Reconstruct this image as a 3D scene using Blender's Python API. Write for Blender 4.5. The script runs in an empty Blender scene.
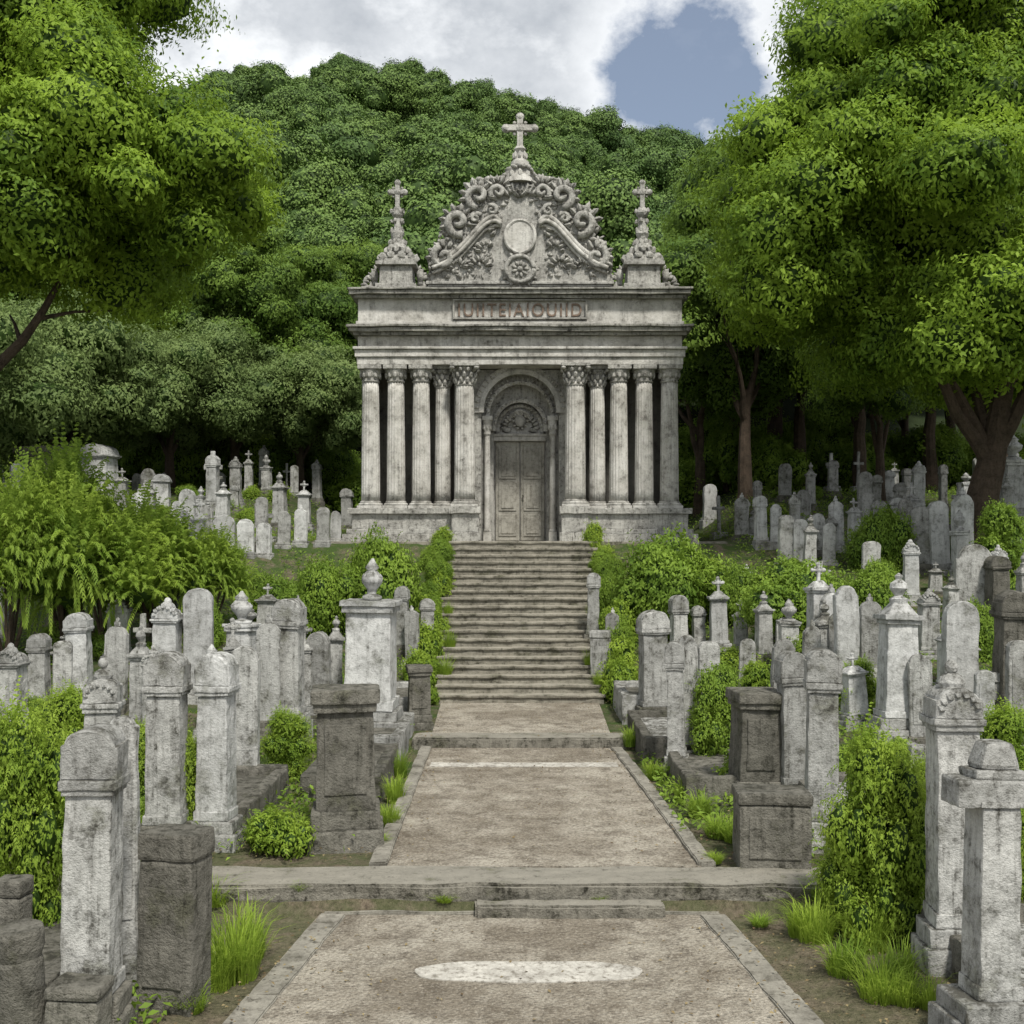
import bpy, bmesh, math, random
import numpy as np
from mathutils import Vector, Matrix, noise as mnoise
R=random.Random(7); sc=bpy.context.scene; COL=sc.collection
F=1138.0; CX=520.0; HY=540.0; H=3.0
# ------------------------------------------------------------------ terrain
def sstep(a,b,x):
    t=np.clip((x-a)/(b-a),0,1); return t*t*(3-2*t)
def hf(x,y,raw=True):
    x=np.asarray(x,float); y=np.asarray(y,float)
    p=np.interp(y,[-60,9.2,9.25,15.3,15.35,18.7,23.5,33,40],[0,0,.2,.2,.32,.32,2.95,2.95,5.2])
    s=np.interp(y,[-60,9.2,9.5,12,24,30,36,45,118,180,900],[0,0,.2,.2,3.0,4.1,4.7,6.5,34.5,29,22])
    g=9*np.exp(-((x+18)/26)**2)*np.clip((y-45)/73,0,1)
    a=np.interp(y,[17,24],[1.75,4.1]); w=sstep(a,a+2.7,np.abs(x)); w=np.where(y>36,1,w)
    z=p*(1-w)+s*w+g
    if not raw:
        z=z+w*np.where(y<45,.05*np.sin(x*2.1+y*.7)*np.sin(y*1.7-x*.6),0)
        z=z-.03*(np.abs(x)<2.0)-np.where((y>18.5)&(y<23.8)&(np.abs(x)<1.3),.3,0)
    return z
def hz(x,y): return float(hf(x,y))
def place(px,py):
    sx=(px-CX)/F; sz=-(py-HY)/F; Y=np.arange(4,80,.02)
    k=np.nonzero(H+sz*Y<=hf(sx*Y,Y))[0]; y=float(Y[k[0]]) if len(k) else 80.
    return sx*y,y,hz(sx*y,y)
# ------------------------------------------------------------------ materials
def newmat(n):
    m=bpy.data.materials.new(n); m.use_nodes=True; nt=m.node_tree
    for k in list(nt.nodes): nt.nodes.remove(k)
    return m,nt
def N(nt,t,**kw):
    n=nt.nodes.new(t)
    for k,v in kw.items(): setattr(n,k,v)
    return n
def L(nt,a,b): nt.links.new(a,b)
def mth(nt,op,a,b=None,clamp=False):
    n=nt.nodes.new('ShaderNodeMath'); n.operation=op; n.use_clamp=clamp
    for i,v in enumerate((a,b)):
        if v is None: continue
        if isinstance(v,(int,float)): n.inputs[i].default_value=v
        else: L(nt,v,n.inputs[i])
    return n.outputs[0]
def noi(nt,vec,scale,detail=6,rough=.6,mp=None):
    if mp:
        m=N(nt,'ShaderNodeMapping'); m.inputs['Scale'].default_value=mp; L(nt,vec,m.inputs['Vector']); vec=m.outputs[0]
    n=N(nt,'ShaderNodeTexNoise'); n.inputs['Scale'].default_value=scale; n.inputs['Detail'].default_value=detail; n.inputs['Roughness'].default_value=rough
    L(nt,vec,n.inputs['Vector']); return n.outputs['Fac']
def rmp(nt,v,a,b,c=0,d=1):
    n=N(nt,'ShaderNodeMapRange'); n.inputs['From Min'].default_value=a; n.inputs['From Max'].default_value=b; n.inputs['To Min'].default_value=c; n.inputs['To Max'].default_value=d; L(nt,v,n.inputs['Value']); return n.outputs[0]
def mixc(nt,f,a,b,bt='MIX'):
    n=N(nt,'ShaderNodeMix',data_type='RGBA',blend_type=bt)
    if isinstance(f,(int,float)): n.inputs[0].default_value=f
    else: L(nt,f,n.inputs[0])
    for i,v in ((6,a),(7,b)):
        if isinstance(v,tuple): n.inputs[i].default_value=(*v,1)
        else: L(nt,v,n.inputs[i])
    return n.outputs[2]
def finish(nt,col,rough,hgt=None,bd=.02,bs=.6,spec=.2):
    p=N(nt,'ShaderNodeBsdfPrincipled'); o=N(nt,'ShaderNodeOutputMaterial')
    L(nt,col,p.inputs['Base Color']); p.inputs['Roughness'].default_value=rough
    p.inputs['Specular IOR Level'].default_value=spec
    if hgt is not None:
        b=N(nt,'ShaderNodeBump'); b.inputs['Strength'].default_value=bs; b.inputs['Distance'].default_value=bd
        L(nt,hgt,b.inputs['Height']); L(nt,b.outputs[0],p.inputs['Normal'])
    L(nt,p.outputs[0],o.inputs[0])
def stone(name,light,dark,stain=.6,top=.6,sc_=1.0,bd=.02,warm=None,streak=1.0,vary=0,moss=0):
    m,nt=newmat(name); g=N(nt,'ShaderNodeNewGeometry'); P=g.outputs['Position']
    n1=noi(nt,P,1.7*sc_,5,.72); n2=noi(nt,P,1.0,4,.7,(9*sc_,9*sc_,.7*sc_)); n3=noi(nt,P,34*sc_,3,.75); n4=noi(nt,P,7*sc_,4,.75)
    d=mth(nt,'MULTIPLY',rmp(nt,n1,.45,.68),stain)
    d=mth(nt,'MAXIMUM',d,mth(nt,'MULTIPLY',rmp(nt,n2,.47,.68),stain*streak))
    d=mth(nt,'MULTIPLY',d,rmp(nt,n4,.25,.60))
    d=mth(nt,'ADD',d,mth(nt,'MULTIPLY',rmp(nt,n4,.52,.74),stain*.7))
    d=mth(nt,'ADD',d,mth(nt,'MULTIPLY',rmp(nt,n3,.50,.70),.24))
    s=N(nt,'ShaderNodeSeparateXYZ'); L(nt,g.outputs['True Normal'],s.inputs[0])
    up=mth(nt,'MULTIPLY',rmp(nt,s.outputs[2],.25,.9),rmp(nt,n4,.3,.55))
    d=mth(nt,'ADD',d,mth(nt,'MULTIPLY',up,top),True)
    l2=mixc(nt,rmp(nt,n1,.3,.6),light,warm or tuple(c*.76 for c in light))
    if vary:
        oi=N(nt,'ShaderNodeObjectInfo'); r=rmp(nt,oi.outputs['Random'],0,1,1-vary,1.05); cb=N(nt,'ShaderNodeCombineColor'); L(nt,r,cb.inputs[0]);L(nt,r,cb.inputs[1]);L(nt,r,cb.inputs[2])
        l2=mixc(nt,1.0,l2,cb.outputs[0],'MULTIPLY')
    if moss: l2=mixc(nt,mth(nt,'MULTIPLY',rmp(nt,n1,.56,.66),moss),l2,(.16,.17,.08))
    c=mixc(nt,d,l2,dark)
    hgt=mth(nt,'ADD',mth(nt,'MULTIPLY',n3,.5),n4)
    finish(nt,c,.92,hgt,bd,.85); return m
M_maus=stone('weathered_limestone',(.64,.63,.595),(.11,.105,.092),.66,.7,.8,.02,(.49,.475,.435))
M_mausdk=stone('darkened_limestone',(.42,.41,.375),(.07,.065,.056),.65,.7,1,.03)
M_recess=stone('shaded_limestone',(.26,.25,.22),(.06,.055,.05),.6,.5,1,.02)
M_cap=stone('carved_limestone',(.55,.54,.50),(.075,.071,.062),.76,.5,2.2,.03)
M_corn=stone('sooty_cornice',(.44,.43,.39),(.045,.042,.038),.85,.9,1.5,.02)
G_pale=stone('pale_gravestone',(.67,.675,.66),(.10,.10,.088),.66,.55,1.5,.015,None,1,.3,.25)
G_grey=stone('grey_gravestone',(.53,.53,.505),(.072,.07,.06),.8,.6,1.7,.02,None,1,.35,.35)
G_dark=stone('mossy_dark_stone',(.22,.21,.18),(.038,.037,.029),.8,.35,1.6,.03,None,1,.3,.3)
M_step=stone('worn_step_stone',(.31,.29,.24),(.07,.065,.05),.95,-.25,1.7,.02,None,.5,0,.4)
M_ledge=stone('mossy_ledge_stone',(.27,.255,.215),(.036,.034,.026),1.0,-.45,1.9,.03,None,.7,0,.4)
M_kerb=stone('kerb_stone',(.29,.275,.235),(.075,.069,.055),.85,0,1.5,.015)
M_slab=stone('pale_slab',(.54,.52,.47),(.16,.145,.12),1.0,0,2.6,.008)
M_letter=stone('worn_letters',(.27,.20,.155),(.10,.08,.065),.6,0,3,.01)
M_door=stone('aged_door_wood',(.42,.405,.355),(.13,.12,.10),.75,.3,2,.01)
def pathmat():
    m,nt=newmat('gravel_path'); g=N(nt,'ShaderNodeNewGeometry'); P=g.outputs['Position']
    a=noi(nt,P,.9,6,.74); b=noi(nt,P,38,4,.85); c=noi(nt,P,4.0,6,.8)
    v=N(nt,'ShaderNodeTexVoronoi'); v.inputs['Scale'].default_value=30; L(nt,P,v.inputs['Vector'])
    col=mixc(nt,rmp(nt,a,.42,.58),(.42,.385,.32),(.235,.205,.16))
    col=mixc(nt,mth(nt,'MULTIPLY',rmp(nt,c,.47,.62),.75),col,(.12,.10,.075))
    col=mixc(nt,mth(nt,'MULTIPLY',rmp(nt,b,.50,.62),.65),col,(.09,.076,.06))
    col=mixc(nt,mth(nt,'MULTIPLY',rmp(nt,b,.46,.36),.5),col,(.55,.51,.44))
    col=mixc(nt,mth(nt,'MULTIPLY',rmp(nt,v.outputs['Distance'],.3,.05),.25),col,(.52,.48,.41))
    finish(nt,col,.95,mth(nt,'ADD',b,mth(nt,'MULTIPLY',v.outputs['Distance'],.8)),.025,1.0); return m
M_path=pathmat()
def groundmat():
    m,nt=newmat('earth_moss_and_shade'); g=N(nt,'ShaderNodeNewGeometry'); P=g.outputs['Position']
    a=noi(nt,P,.8,5,.65); b=noi(nt,P,22,4,.8); c=noi(nt,P,3,5,.7)
    col=mixc(nt,rmp(nt,b,.3,.7),(.075,.06,.042),(.25,.205,.15))
    s=N(nt,'ShaderNodeSeparateXYZ'); L(nt,P,s.inputs[0])
    col=mixc(nt,mth(nt,'MULTIPLY',rmp(nt,c,.34,.56),rmp(nt,s.outputs[1],8,13,.35,1)),col,(.055,.09,.022))
    col=mixc(nt,rmp(nt,s.outputs[1],28,35),col,(.022,.034,.011))  # ground behind the graves darkened: shade under the trees put into the colour
    finish(nt,col,.97,b,.06,1.0); return m
M_ground=groundmat()
def leafmat(name,dk,lt,tr=.3,nsc=.7):
    m,nt=newmat(name); g=N(nt,'ShaderNodeNewGeometry'); P=g.outputs['Position']
    a=noi(nt,P,nsc,2,.6)
    f=mth(nt,'ADD',mth(nt,'MULTIPLY',g.outputs['Random Per Island'],.38),mth(nt,'SUBTRACT',mth(nt,'MULTIPLY',a,1.9),.58),True)
    c=mixc(nt,f,dk,lt); o=N(nt,'ShaderNodeOutputMaterial')
    p=N(nt,'ShaderNodeBsdfPrincipled'); p.inputs['Roughness'].default_value=.6; p.inputs['Specular IOR Level'].default_value=.15
    L(nt,c,p.inputs['Base Color'])
    if tr>0:
        t=N(nt,'ShaderNodeBsdfTranslucent'); ms=N(nt,'ShaderNodeMixShader'); ms.inputs[0].default_value=tr
        tc=mixc(nt,.5,c,tuple(min(1,x*1.6) for x in lt)); L(nt,tc,t.inputs[0])
        L(nt,p.outputs[0],ms.inputs[1]); L(nt,t.outputs[0],ms.inputs[2]); L(nt,ms.outputs[0],o.inputs[0])
    else: L(nt,p.outputs[0],o.inputs[0])
    return m
LF_tree=leafmat('tree_leaves',(.06,.125,.015),(.27,.39,.045),.36,.5)
LF_mid=leafmat('mid_leaves',(.055,.11,.02),(.18,.27,.045),.3,.35)
LF_forest=leafmat('forest_leaves',(.05,.10,.026),(.14,.215,.05),0,.10)
LF_pale=leafmat('pale_leaves',(.09,.14,.045),(.20,.27,.09),.3,.6)
LF_shrub=leafmat('shrub_leaves',(.08,.15,.02),(.24,.35,.05),.33,1.2)
LF_lime=leafmat('lime_leaves',(.12,.21,.025),(.32,.43,.06),.38,1.5)
LF_fern=leafmat('feather_leaves',(.11,.195,.026),(.31,.42,.065),.4,1.3)
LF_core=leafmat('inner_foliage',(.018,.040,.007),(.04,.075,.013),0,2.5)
M_bark=stone('bark',(.13,.098,.072),(.035,.027,.019),.7,0,3,.06)
# ------------------------------------------------------------------ object helpers
def mesh_obj(name,me,parent=None,mats=(),loc=None,smooth=False):
    o=bpy.data.objects.new(name,me); COL.objects.link(o)
    for m in mats: me.materials.append(m)
    if parent: o.parent=parent
    if loc is not None: o.location=loc
    if smooth: me.polygons.foreach_set('use_smooth',[True]*len(me.polygons))
    return o
def empty(name,loc,label=None,cat=None,group=None,rot=None):
    e=bpy.data.objects.new(name,None); e.empty_display_size=.2; COL.objects.link(e); e.location=loc
    if rot: e.rotation_euler=rot
    tag(e,label,cat,group); return e
def tag(o,label=None,cat=None,group=None,kind=None):
    if label:o['label']=label
    if cat:o['category']=cat
    if group:o['group']=group
    if kind:o['kind']=kind
def bm2me(bm,name,worn=0,seed=0,maxe=.12):
    if worn>0:
        for _ in range(4):
            es=[e for e in bm.edges if e.calc_length()>maxe]
            if not es or len(bm.verts)>6000: break
            bmesh.ops.subdivide_edges(bm,edges=es,cuts=1,use_grid_fill=True)
        for v in bm.verts:
            n=mnoise.noise_vector(v.co*5+Vector((seed*3.1,seed,0)))+.6*mnoise.noise_vector(v.co*17+Vector((seed,0,seed)))
            v.co+=n*worn
    bmesh.ops.recalc_face_normals(bm,faces=bm.faces)
    me=bpy.data.meshes.new(name); bm.to_mesh(me); bm.free(); return me
def box(bm,x0,x1,y0,y1,z0,z1,bev=.015,tx=1,ty=1):
    cx=(x0+x1)/2; cy=(y0+y1)/2
    vs=[]
    for z,a,b in ((z0,1,1),(z1,tx,ty)):
        for sx,sy in ((-1,-1),(1,-1),(1,1),(-1,1)):
            vs.append(bm.verts.new((cx+sx*(x1-x0)/2*a,cy+sy*(y1-y0)/2*b,z)))
    fs=[bm.faces.new([vs[i] for i in q]) for q in ((3,2,1,0),(4,5,6,7),(0,1,5,4),(1,2,6,5),(2,3,7,6),(3,0,4,7))]
    if bev>0:
        es=list({e for f in fs for e in f.edges}); bmesh.ops.bevel(bm,geom=es,offset=bev,segments=2,profile=.6,affect='EDGES',clamp_overlap=True)
def lathe(bm,prof,cx=0,cy=0,z0=0,seg=20,flute=0,nf=0):
    rings=[]
    for r,z in prof:
        ring=[]
        for i in range(seg):
            a=2*math.pi*i/seg; rr=r
            if nf: rr=r*(1-flute*(.5+.5*math.cos(nf*a))**2)
            ring.append(bm.verts.new((cx+rr*math.cos(a),cy+rr*math.sin(a),z0+z)))
        rings.append(ring)
    for a,b in zip(rings,rings[1:]):
        for i in range(seg): bm.faces.new((a[i],a[(i+1)%seg],b[(i+1)%seg],b[i]))
    bm.faces.new(rings[0][::-1]); bm.faces.new(rings[-1])
def prism(bm,pts,y0,y1,bev=0):
    a=[bm.verts.new((x,y0,z)) for x,z in pts]; b=[bm.verts.new((x,y1,z)) for x,z in pts]; n=len(pts)
    fa=bm.faces.new(a); fb=bm.faces.new(b[::-1])
    for i in range(n): bm.faces.new((a[i],b[i],b[(i+1)%n],a[(i+1)%n]))
    if bev>0:
        es=list(set(fa.edges)|set(fb.edges)); bmesh.ops.bevel(bm,geom=es,offset=bev,segments=1,affect='EDGES',clamp_overlap=True)
def roundtop(w,z0,z1,k=1.0,n=10,sh=0):
    r=w/2-sh; hh=r*k; pts=[(-w/2,z0),(w/2,z0),(w/2,z1-hh)]
    for i in range(0,n+1):
        a=math.pi*i/n; pts.append((r*math.cos(a),z1-hh+hh*math.sin(a)))
    pts.append((-w/2,z1-hh)); out=[]
    for p in pts:
        if not out or (abs(out[-1][0]-p[0])+abs(out[-1][1]-p[1]))>1e-5: out.append(p)
    return out
def tube(bm,pts,rad,seg=8,cap=True):
    rings=[]; up=Vector((.13,.97,.2)).normalized()
    for i,p in enumerate(pts):
        p=Vector(p); t=(Vector(pts[min(i+1,len(pts)-1)])-Vector(pts[max(i-1,0)])).normalized()
        u=t.cross(up)
        if u.length<.05: u=t.cross(Vector((1,0,0)))
        u.normalize(); v=t.cross(u)
        rings.append([bm.verts.new(p+(u*math.cos(2*math.pi*k/seg)+v*math.sin(2*math.pi*k/seg))*rad[i]) for k in range(seg)])
    for a,b in zip(rings,rings[1:]):
        for i in range(seg): bm.faces.new((a[i],a[(i+1)%seg],b[(i+1)%seg],b[i]))
    if cap: bm.faces.new(rings[0][::-1]); bm.faces.new(rings[-1])
def blob(bm,c,r,sub=1,rot=None):
    M=Matrix.Translation(Vector(c))@(rot or Matrix.Identity(4))@Matrix.Diagonal((r[0],r[1],r[2],1))
    bmesh.ops.create_icosphere(bm,subdivisions=sub,radius=1,matrix=M)
# ------------------------------------------------------------------ foliage helpers
def mesh_np(name,verts,groups):
    me=bpy.data.meshes.new(name); me.vertices.add(len(verts)); me.vertices.foreach_set('co',verts.astype(np.float32).ravel())
    loops=np.concatenate([g[0].ravel() for g in groups]).astype(np.int32)
    tot=np.concatenate([np.full(len(g[0]),g[0].shape[1]) for g in groups]).astype(np.int32)
    st=np.concatenate([[0],np.cumsum(tot)[:-1]]).astype(np.int32)
    mi=np.concatenate([np.full(len(g[0]),g[1]) for g in groups]).astype(np.int32)
    me.loops.add(len(loops)); me.loops.foreach_set('vertex_index',loops)
    me.polygons.add(len(tot)); me.polygons.foreach_set('loop_start',st); me.polygons.foreach_set('loop_total',tot); me.polygons.foreach_set('material_index',mi)
    me.update(calc_edges=True); me.validate(); return me
def nrm(a): return a/np.maximum(np.linalg.norm(a,axis=1,keepdims=True),1e-9)
def leafcards(P,Nn,Lg,Wd,rng,droop=.4,D=None):
    n=len(P)
    if D is None:
        r=rng.normal(size=(n,3)); d=r-Nn*np.sum(r*Nn,1,keepdims=True); d=nrm(d); d[:,2]-=droop; d=nrm(d)
    else: d=D
    w=nrm(np.cross(d,Nn)); s=rng.uniform(.6,1.25,(n,1))
    V=np.empty((n,4,3)); V[:,0]=P-d*Lg*.5*s; V[:,2]=P+d*Lg*.5*s-np.array([0,0,Lg*.12]); V[:,1]=P+w*Wd*.5*s+Nn*Wd*.15; V[:,3]=P-w*Wd*.5*s+Nn*Wd*.15
    return V.reshape(-1,3)
_b=bmesh.new(); bmesh.ops.create_icosphere(_b,subdivisions=2,radius=1)
ICV=np.array([v.co[:] for v in _b.verts]); ICF=np.array([[v.index for v in f.verts] for f in _b.faces]); _b.free()
def frond_verts(nf,seed,ell,Lf=.55,nl=15,ls_=.068,lw=.022,upk=.45):
    rng=np.random.default_rng(seed); P=[];D=[];Nn=[]
    for k in range(nf):
        c,r=ell[rng.integers(len(ell))]; d=rng.normal(size=3); d[2]=abs(d[2])*1.1-.35; d/=np.linalg.norm(d)
        p0=np.array(c)+d*np.array(r)*rng.uniform(.5,1.0); dir_=d*.8+np.array([0,0,upk])+rng.normal(size=3)*.4; dir_/=np.linalg.norm(dir_); Lk=Lf*rng.uniform(.5,1.3)
        side=np.cross(dir_,[0,0,1.]); side/=np.linalg.norm(side)+1e-6
        pp=p0.copy(); dr=rng.uniform(.5,1.3)
        for j in range(nl):
            t=(j+1)/nl; v=dir_+np.array([0,0,-dr*t*t]); v/=np.linalg.norm(v); pp=pp+v*Lk/nl; nn=np.cross(side,v)
            if nn[2]<0: nn=-nn
            for s in (-1,1):
                dd=side*s*.9+v*.55+np.array([0,0,-.12]); dd/=np.linalg.norm(dd); ls=math.sin(math.pi*(.15+.8*t))
                P.append(pp+dd*.4*ls_*ls); D.append(dd); Nn.append(nn+rng.normal(size=3)*.2)
    P=np.array(P);D=np.array(D);Nn=nrm(np.array(Nn))
    return leafcards(P,Nn,ls_,lw,rng,0,D)
def crown_mesh(name,ells,npuff,rp,nleaf,Lg,Wd,seed,droop=.4,flat=.8,core=.70,inner=.6,stray=.08,fr=None,wob=1.0):
    rng=np.random.default_rng(seed); pc=[];pr=[]
    for (c,r) in ells:
        c=np.array(c,float); r=np.array(r,float)
        for i in range(npuff):
            z=1-2*(i+.5)/npuff; a=i*2.39996+rng.uniform(-.3,.3); q=math.sqrt(1-z*z); d=np.array([q*math.cos(a),q*math.sin(a),z])
            if z<-.75: continue
            pc.append(c+d*r*rng.uniform(inner,1.0)); pr.append(rp*rng.uniform(.5,1.35))
        pc.append(c); pr.append(min(r)*.6)
    pc=np.array(pc); pr=np.array(pr); A=pr**1.7; cnt=(nleaf*A/A.sum()).astype(int)
    P=[];D=[];own=[]
    for k in range(len(pc)):
        d=nrm(rng.normal(size=(cnt[k],3))); ph=rng.uniform(0,6,3)
        mod=1+wob*(.13*np.sin(d[:,0]*5+ph[0])+.12*np.sin(d[:,1]*6+ph[1])+.12*np.sin(d[:,2]*7+d[:,0]*3+ph[2])+.09*np.sin(d[:,0]*14+d[:,2]*11+ph[1]))
        rr=pr[k]*mod*rng.uniform(.76,1.06,cnt[k])
        st_=rng.random(cnt[k])<stray; rr=np.where(st_,rr*1.15,rr)
        P.append(pc[k]+d*rr[:,None]*np.array([1,1,flat])); D.append(d); own.append(np.full(cnt[k],k))
    P=np.concatenate(P);D=np.concatenate(D);own=np.concatenate(own)
    keep=np.ones(len(P),bool)
    for k in range(len(pc)):
        q=np.linalg.norm((P-pc[k])/np.array([1,1,flat]),axis=1)/pr[k]; keep&=~((q<.74)&(own!=k))
    P=P[keep];D=D[keep]
    Nn=nrm(D*1.0+rng.normal(size=D.shape)*.26+np.array([0,0,.40]))
    V=leafcards(P,Nn,Lg,Wd,rng,droop)
    if fr is not None: V=np.concatenate([V,frond_verts(fr[0],seed+5,[(c,np.array(r)*.95) for c,r in ells],*fr[1:])])
    nl=len(V)//4; fq=np.arange(nl*4).reshape(-1,4)
    cv=[];cf=[];off=nl*4
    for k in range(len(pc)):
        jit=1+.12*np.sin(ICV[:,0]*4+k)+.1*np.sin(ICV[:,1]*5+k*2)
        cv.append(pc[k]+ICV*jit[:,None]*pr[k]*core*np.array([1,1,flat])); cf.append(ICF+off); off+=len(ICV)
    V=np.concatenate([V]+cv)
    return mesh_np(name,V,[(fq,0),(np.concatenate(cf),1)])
def trunk_mesh(name,h,r,limbs,seed,lean=(0,0)):
    rr=random.Random(seed); bm=bmesh.new(); pts=[];rad=[]
    n=7
    for i in range(n+1):
        t=i/n; pts.append((lean[0]*t*t+rr.uniform(-.06,.06)*h*.2*(t>0),lean[1]*t*t+rr.uniform(-.05,.05)*h*.15,-.35+(h+.35)*t)); rad.append(r*(1.35-.75*t) if t>0.1 else r*1.6)
    tube(bm,pts,rad,10)
    for e in limbs:
        e=Vector(e); st=Vector(pts[rr.choice([4,5,6,7])]); mid=(st+e)*.5+Vector((rr.uniform(-.4,.4),rr.uniform(-.4,.4),-abs(rr.uniform(.0,.5))))
        P=[]; Rd=[]
        for i in range(7):
            t=i/6; P.append(tuple(st*(1-t)**2+mid*2*t*(1-t)+e*t*t+Vector((rr.uniform(-.05,.05),rr.uniform(-.05,.05),0)))); Rd.append(r*.45*(1-t)+.025)
        tube(bm,P,Rd,7)
        for _ in range(2):
            t=rr.uniform(.45,.8); s=st*(1-t)**2+mid*2*t*(1-t)+e*t*t; q=s+Vector((rr.uniform(-1,1),rr.uniform(-1,1),rr.uniform(.2,1)))*h*.2
            tube(bm,[s,(s+q)*.5+Vector((0,0,.05)),q],[r*.2,r*.12,.015],5)
    return bm2me(bm,name)
def blades_mesh(name,n,rad,hh,wd,seed,spread=.6):
    rng=np.random.default_rng(seed); a=rng.uniform(0,6.283,n); r=rad*np.sqrt(rng.random(n)); b=np.stack([r*np.cos(a),r*np.sin(a),np.full(n,-.03)],1)
    a2=a+rng.normal(0,.9,n); out=np.stack([np.cos(a2),np.sin(a2),np.zeros(n)],1); sd=np.stack([-np.sin(a2),np.cos(a2),np.zeros(n)],1)
    h=hh*(rng.uniform(.2,1.15,n)*(1.1-.55*r/rad))[:,None]; o=spread*h*rng.uniform(.1,1.3,n)[:,None]; w=wd*rng.uniform(.7,1.3,n)[:,None]; up=np.array([0,0,1.])
    V=np.empty((n,7,3)); V[:,0]=b-sd*w*.5;V[:,1]=b+sd*w*.5; m=b+up*h*.5+out*o*.25; V[:,2]=m+sd*w*.5;V[:,3]=m-sd*w*.5
    m=b+up*h*.85+out*o*.65; V[:,4]=m+sd*w*.35;V[:,5]=m-sd*w*.35; V[:,6]=b+up*h*.92+out*o*1.15
    i=np.arange(n)[:,None]*7
    return mesh_np(name,V.reshape(-1,3),[(np.concatenate([i+[0,1,2,3],i+[3,2,4,5]]),0),(i+[5,4,6],0)])
# ------------------------------------------------------------------ GROUND
xs=np.concatenate([np.linspace(-400,-60,12),np.linspace(-52,-14,24),np.linspace(-13,13,190),np.linspace(14,52,24),np.linspace(60,400,12)])
ys=np.concatenate([np.linspace(-60,2,12),np.linspace(2.5,34,230),np.linspace(35,60,26),np.linspace(63,180,40),np.linspace(200,900,10)])
GX,GY=np.meshgrid(xs,ys); GZ=hf(GX,GY,False); nx=len(xs);ny=len(ys)
V=np.stack([GX.ravel(),GY.ravel(),GZ.ravel()],1); i,j=np.meshgrid(np.arange(nx-1),np.arange(ny-1)); k=(j*nx+i).ravel()
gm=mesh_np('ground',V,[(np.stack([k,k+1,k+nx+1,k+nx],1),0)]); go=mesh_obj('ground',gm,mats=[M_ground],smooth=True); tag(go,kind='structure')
def sheet(name,quad,z0,z1,mat,kind='structure',bev=.01,worn=.004,seed=1,maxe=.25,**kw):
    bm=bmesh.new(); b=[bm.verts.new((x,y,z0)) for x,y in quad]; t=[bm.verts.new((x,y,z1)) for x,y in quad]; n=len(quad)
    bm.faces.new(b[::-1]); bm.faces.new(t)
    for q in range(n): bm.faces.new((b[q],b[(q+1)%n],t[(q+1)%n],t[q]))
    if bev>0: bmesh.ops.bevel(bm,geom=list(bm.edges),offset=bev,segments=2,affect='EDGES',clamp_overlap=True)
    o=mesh_obj(name,bm2me(bm,name,worn,seed,maxe),mats=[mat]); tag(o,kind=kind,**kw); return o
sheet('path',[(-2.5,1),(2.55,1),(1.64,9.19),(-1.6,9.19)],-.1,0.0,M_path,worn=0,bev=0)
sheet('path',[(-1.14,9.75),(1.55,9.75),(1.22,15.3),(-1.2,15.3)],.1,.204,M_path,worn=0,bev=0)
sheet('path',[(-1.22,15.75),(1.25,15.75),(1.3,18.7),(-1.3,18.7)],.2,.322,M_path,worn=0,bev=0)
for s,a,b in ((-1,2.55,1.60),(1,2.6,1.64)):
    for q in range(5):
        y0=1+q*1.62+.004; y1=1+(q+1)*1.62-.004; f=lambda y:(a+(b-a)*(y-1)/8.1)
        if q==0: f2=f
        sheet('path_kerb',[(s*f(y0),y0),(s*(f(y0)-.21),y0),(s*(f(y1)-.21),y1),(s*f(y1),y1)],-.1,.014+.004*(q%2),M_kerb,seed=s*q,worn=.009,maxe=.12)
sheet('path_kerb',[(-1.58,9.11),(1.6,9.11),(1.6,9.19),(-1.58,9.19)],-.1,.02,M_kerb,seed=4,worn=.008)
for q in range(4):
    y0=9.76+q*1.38; y1=y0+1.375; g=lambda y:(y-9.76)/5.5
    sheet('path_kerb',[(-1.3-.03*g(y0),y0),(-1.14-.05*g(y0),y0),(-1.14-.05*g(y1),y1),(-1.3-.03*g(y1),y1)],.05,.235+.008*(q%2),M_kerb,seed=5+q,worn=.012,maxe=.12)
    sheet('path_kerb',[(1.53-.31*g(y0),y0),(1.68-.31*g(y0),y0),(1.68-.31*g(y1),y1),(1.53-.31*g(y1),y1)],.05,.24-.008*(q%2),M_kerb,seed=16+q,worn=.012,maxe=.12)
sheet('path_step',[(-2.8,9.2),(2.75,9.2),(2.75,9.72),(-2.8,9.72)],-.2,.216,M_ledge,worn=.02,seed=7,bev=.025,maxe=.085)
sheet('path_step',[(-.36,9.02),(1.15,9.02),(1.15,9.19),(-.36,9.19)],-.1,.10,M_ledge,worn=.014,seed=8,bev=.02,maxe=.10)
sheet('path_step',[(-1.45,15.3),(1.45,15.3),(1.45,15.72),(-1.45,15.72)],.0,.34,M_ledge,worn=.014,seed=9,bev=.02,maxe=.15)
sheet('path_slab',[(-1.12,14.0),(1.22,14.0),(1.22,14.28),(-1.12,14.28)],.1,.211,M_slab,seed=10,worn=.006)
el=[( .06+.79*math.copysign(abs(math.cos(a))**.7,math.cos(a))*(1+.012*math.sin(a*9)),7.9+.19*math.copysign(abs(math.sin(a))**.8,math.sin(a))*(1+.05*math.sin(a*7))) for a in [2*math.pi*q/60 for q in range(60)]]
sheet('path_slab',el,-.05,.007,M_slab,bev=.003,worn=0,seed=12)
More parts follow.
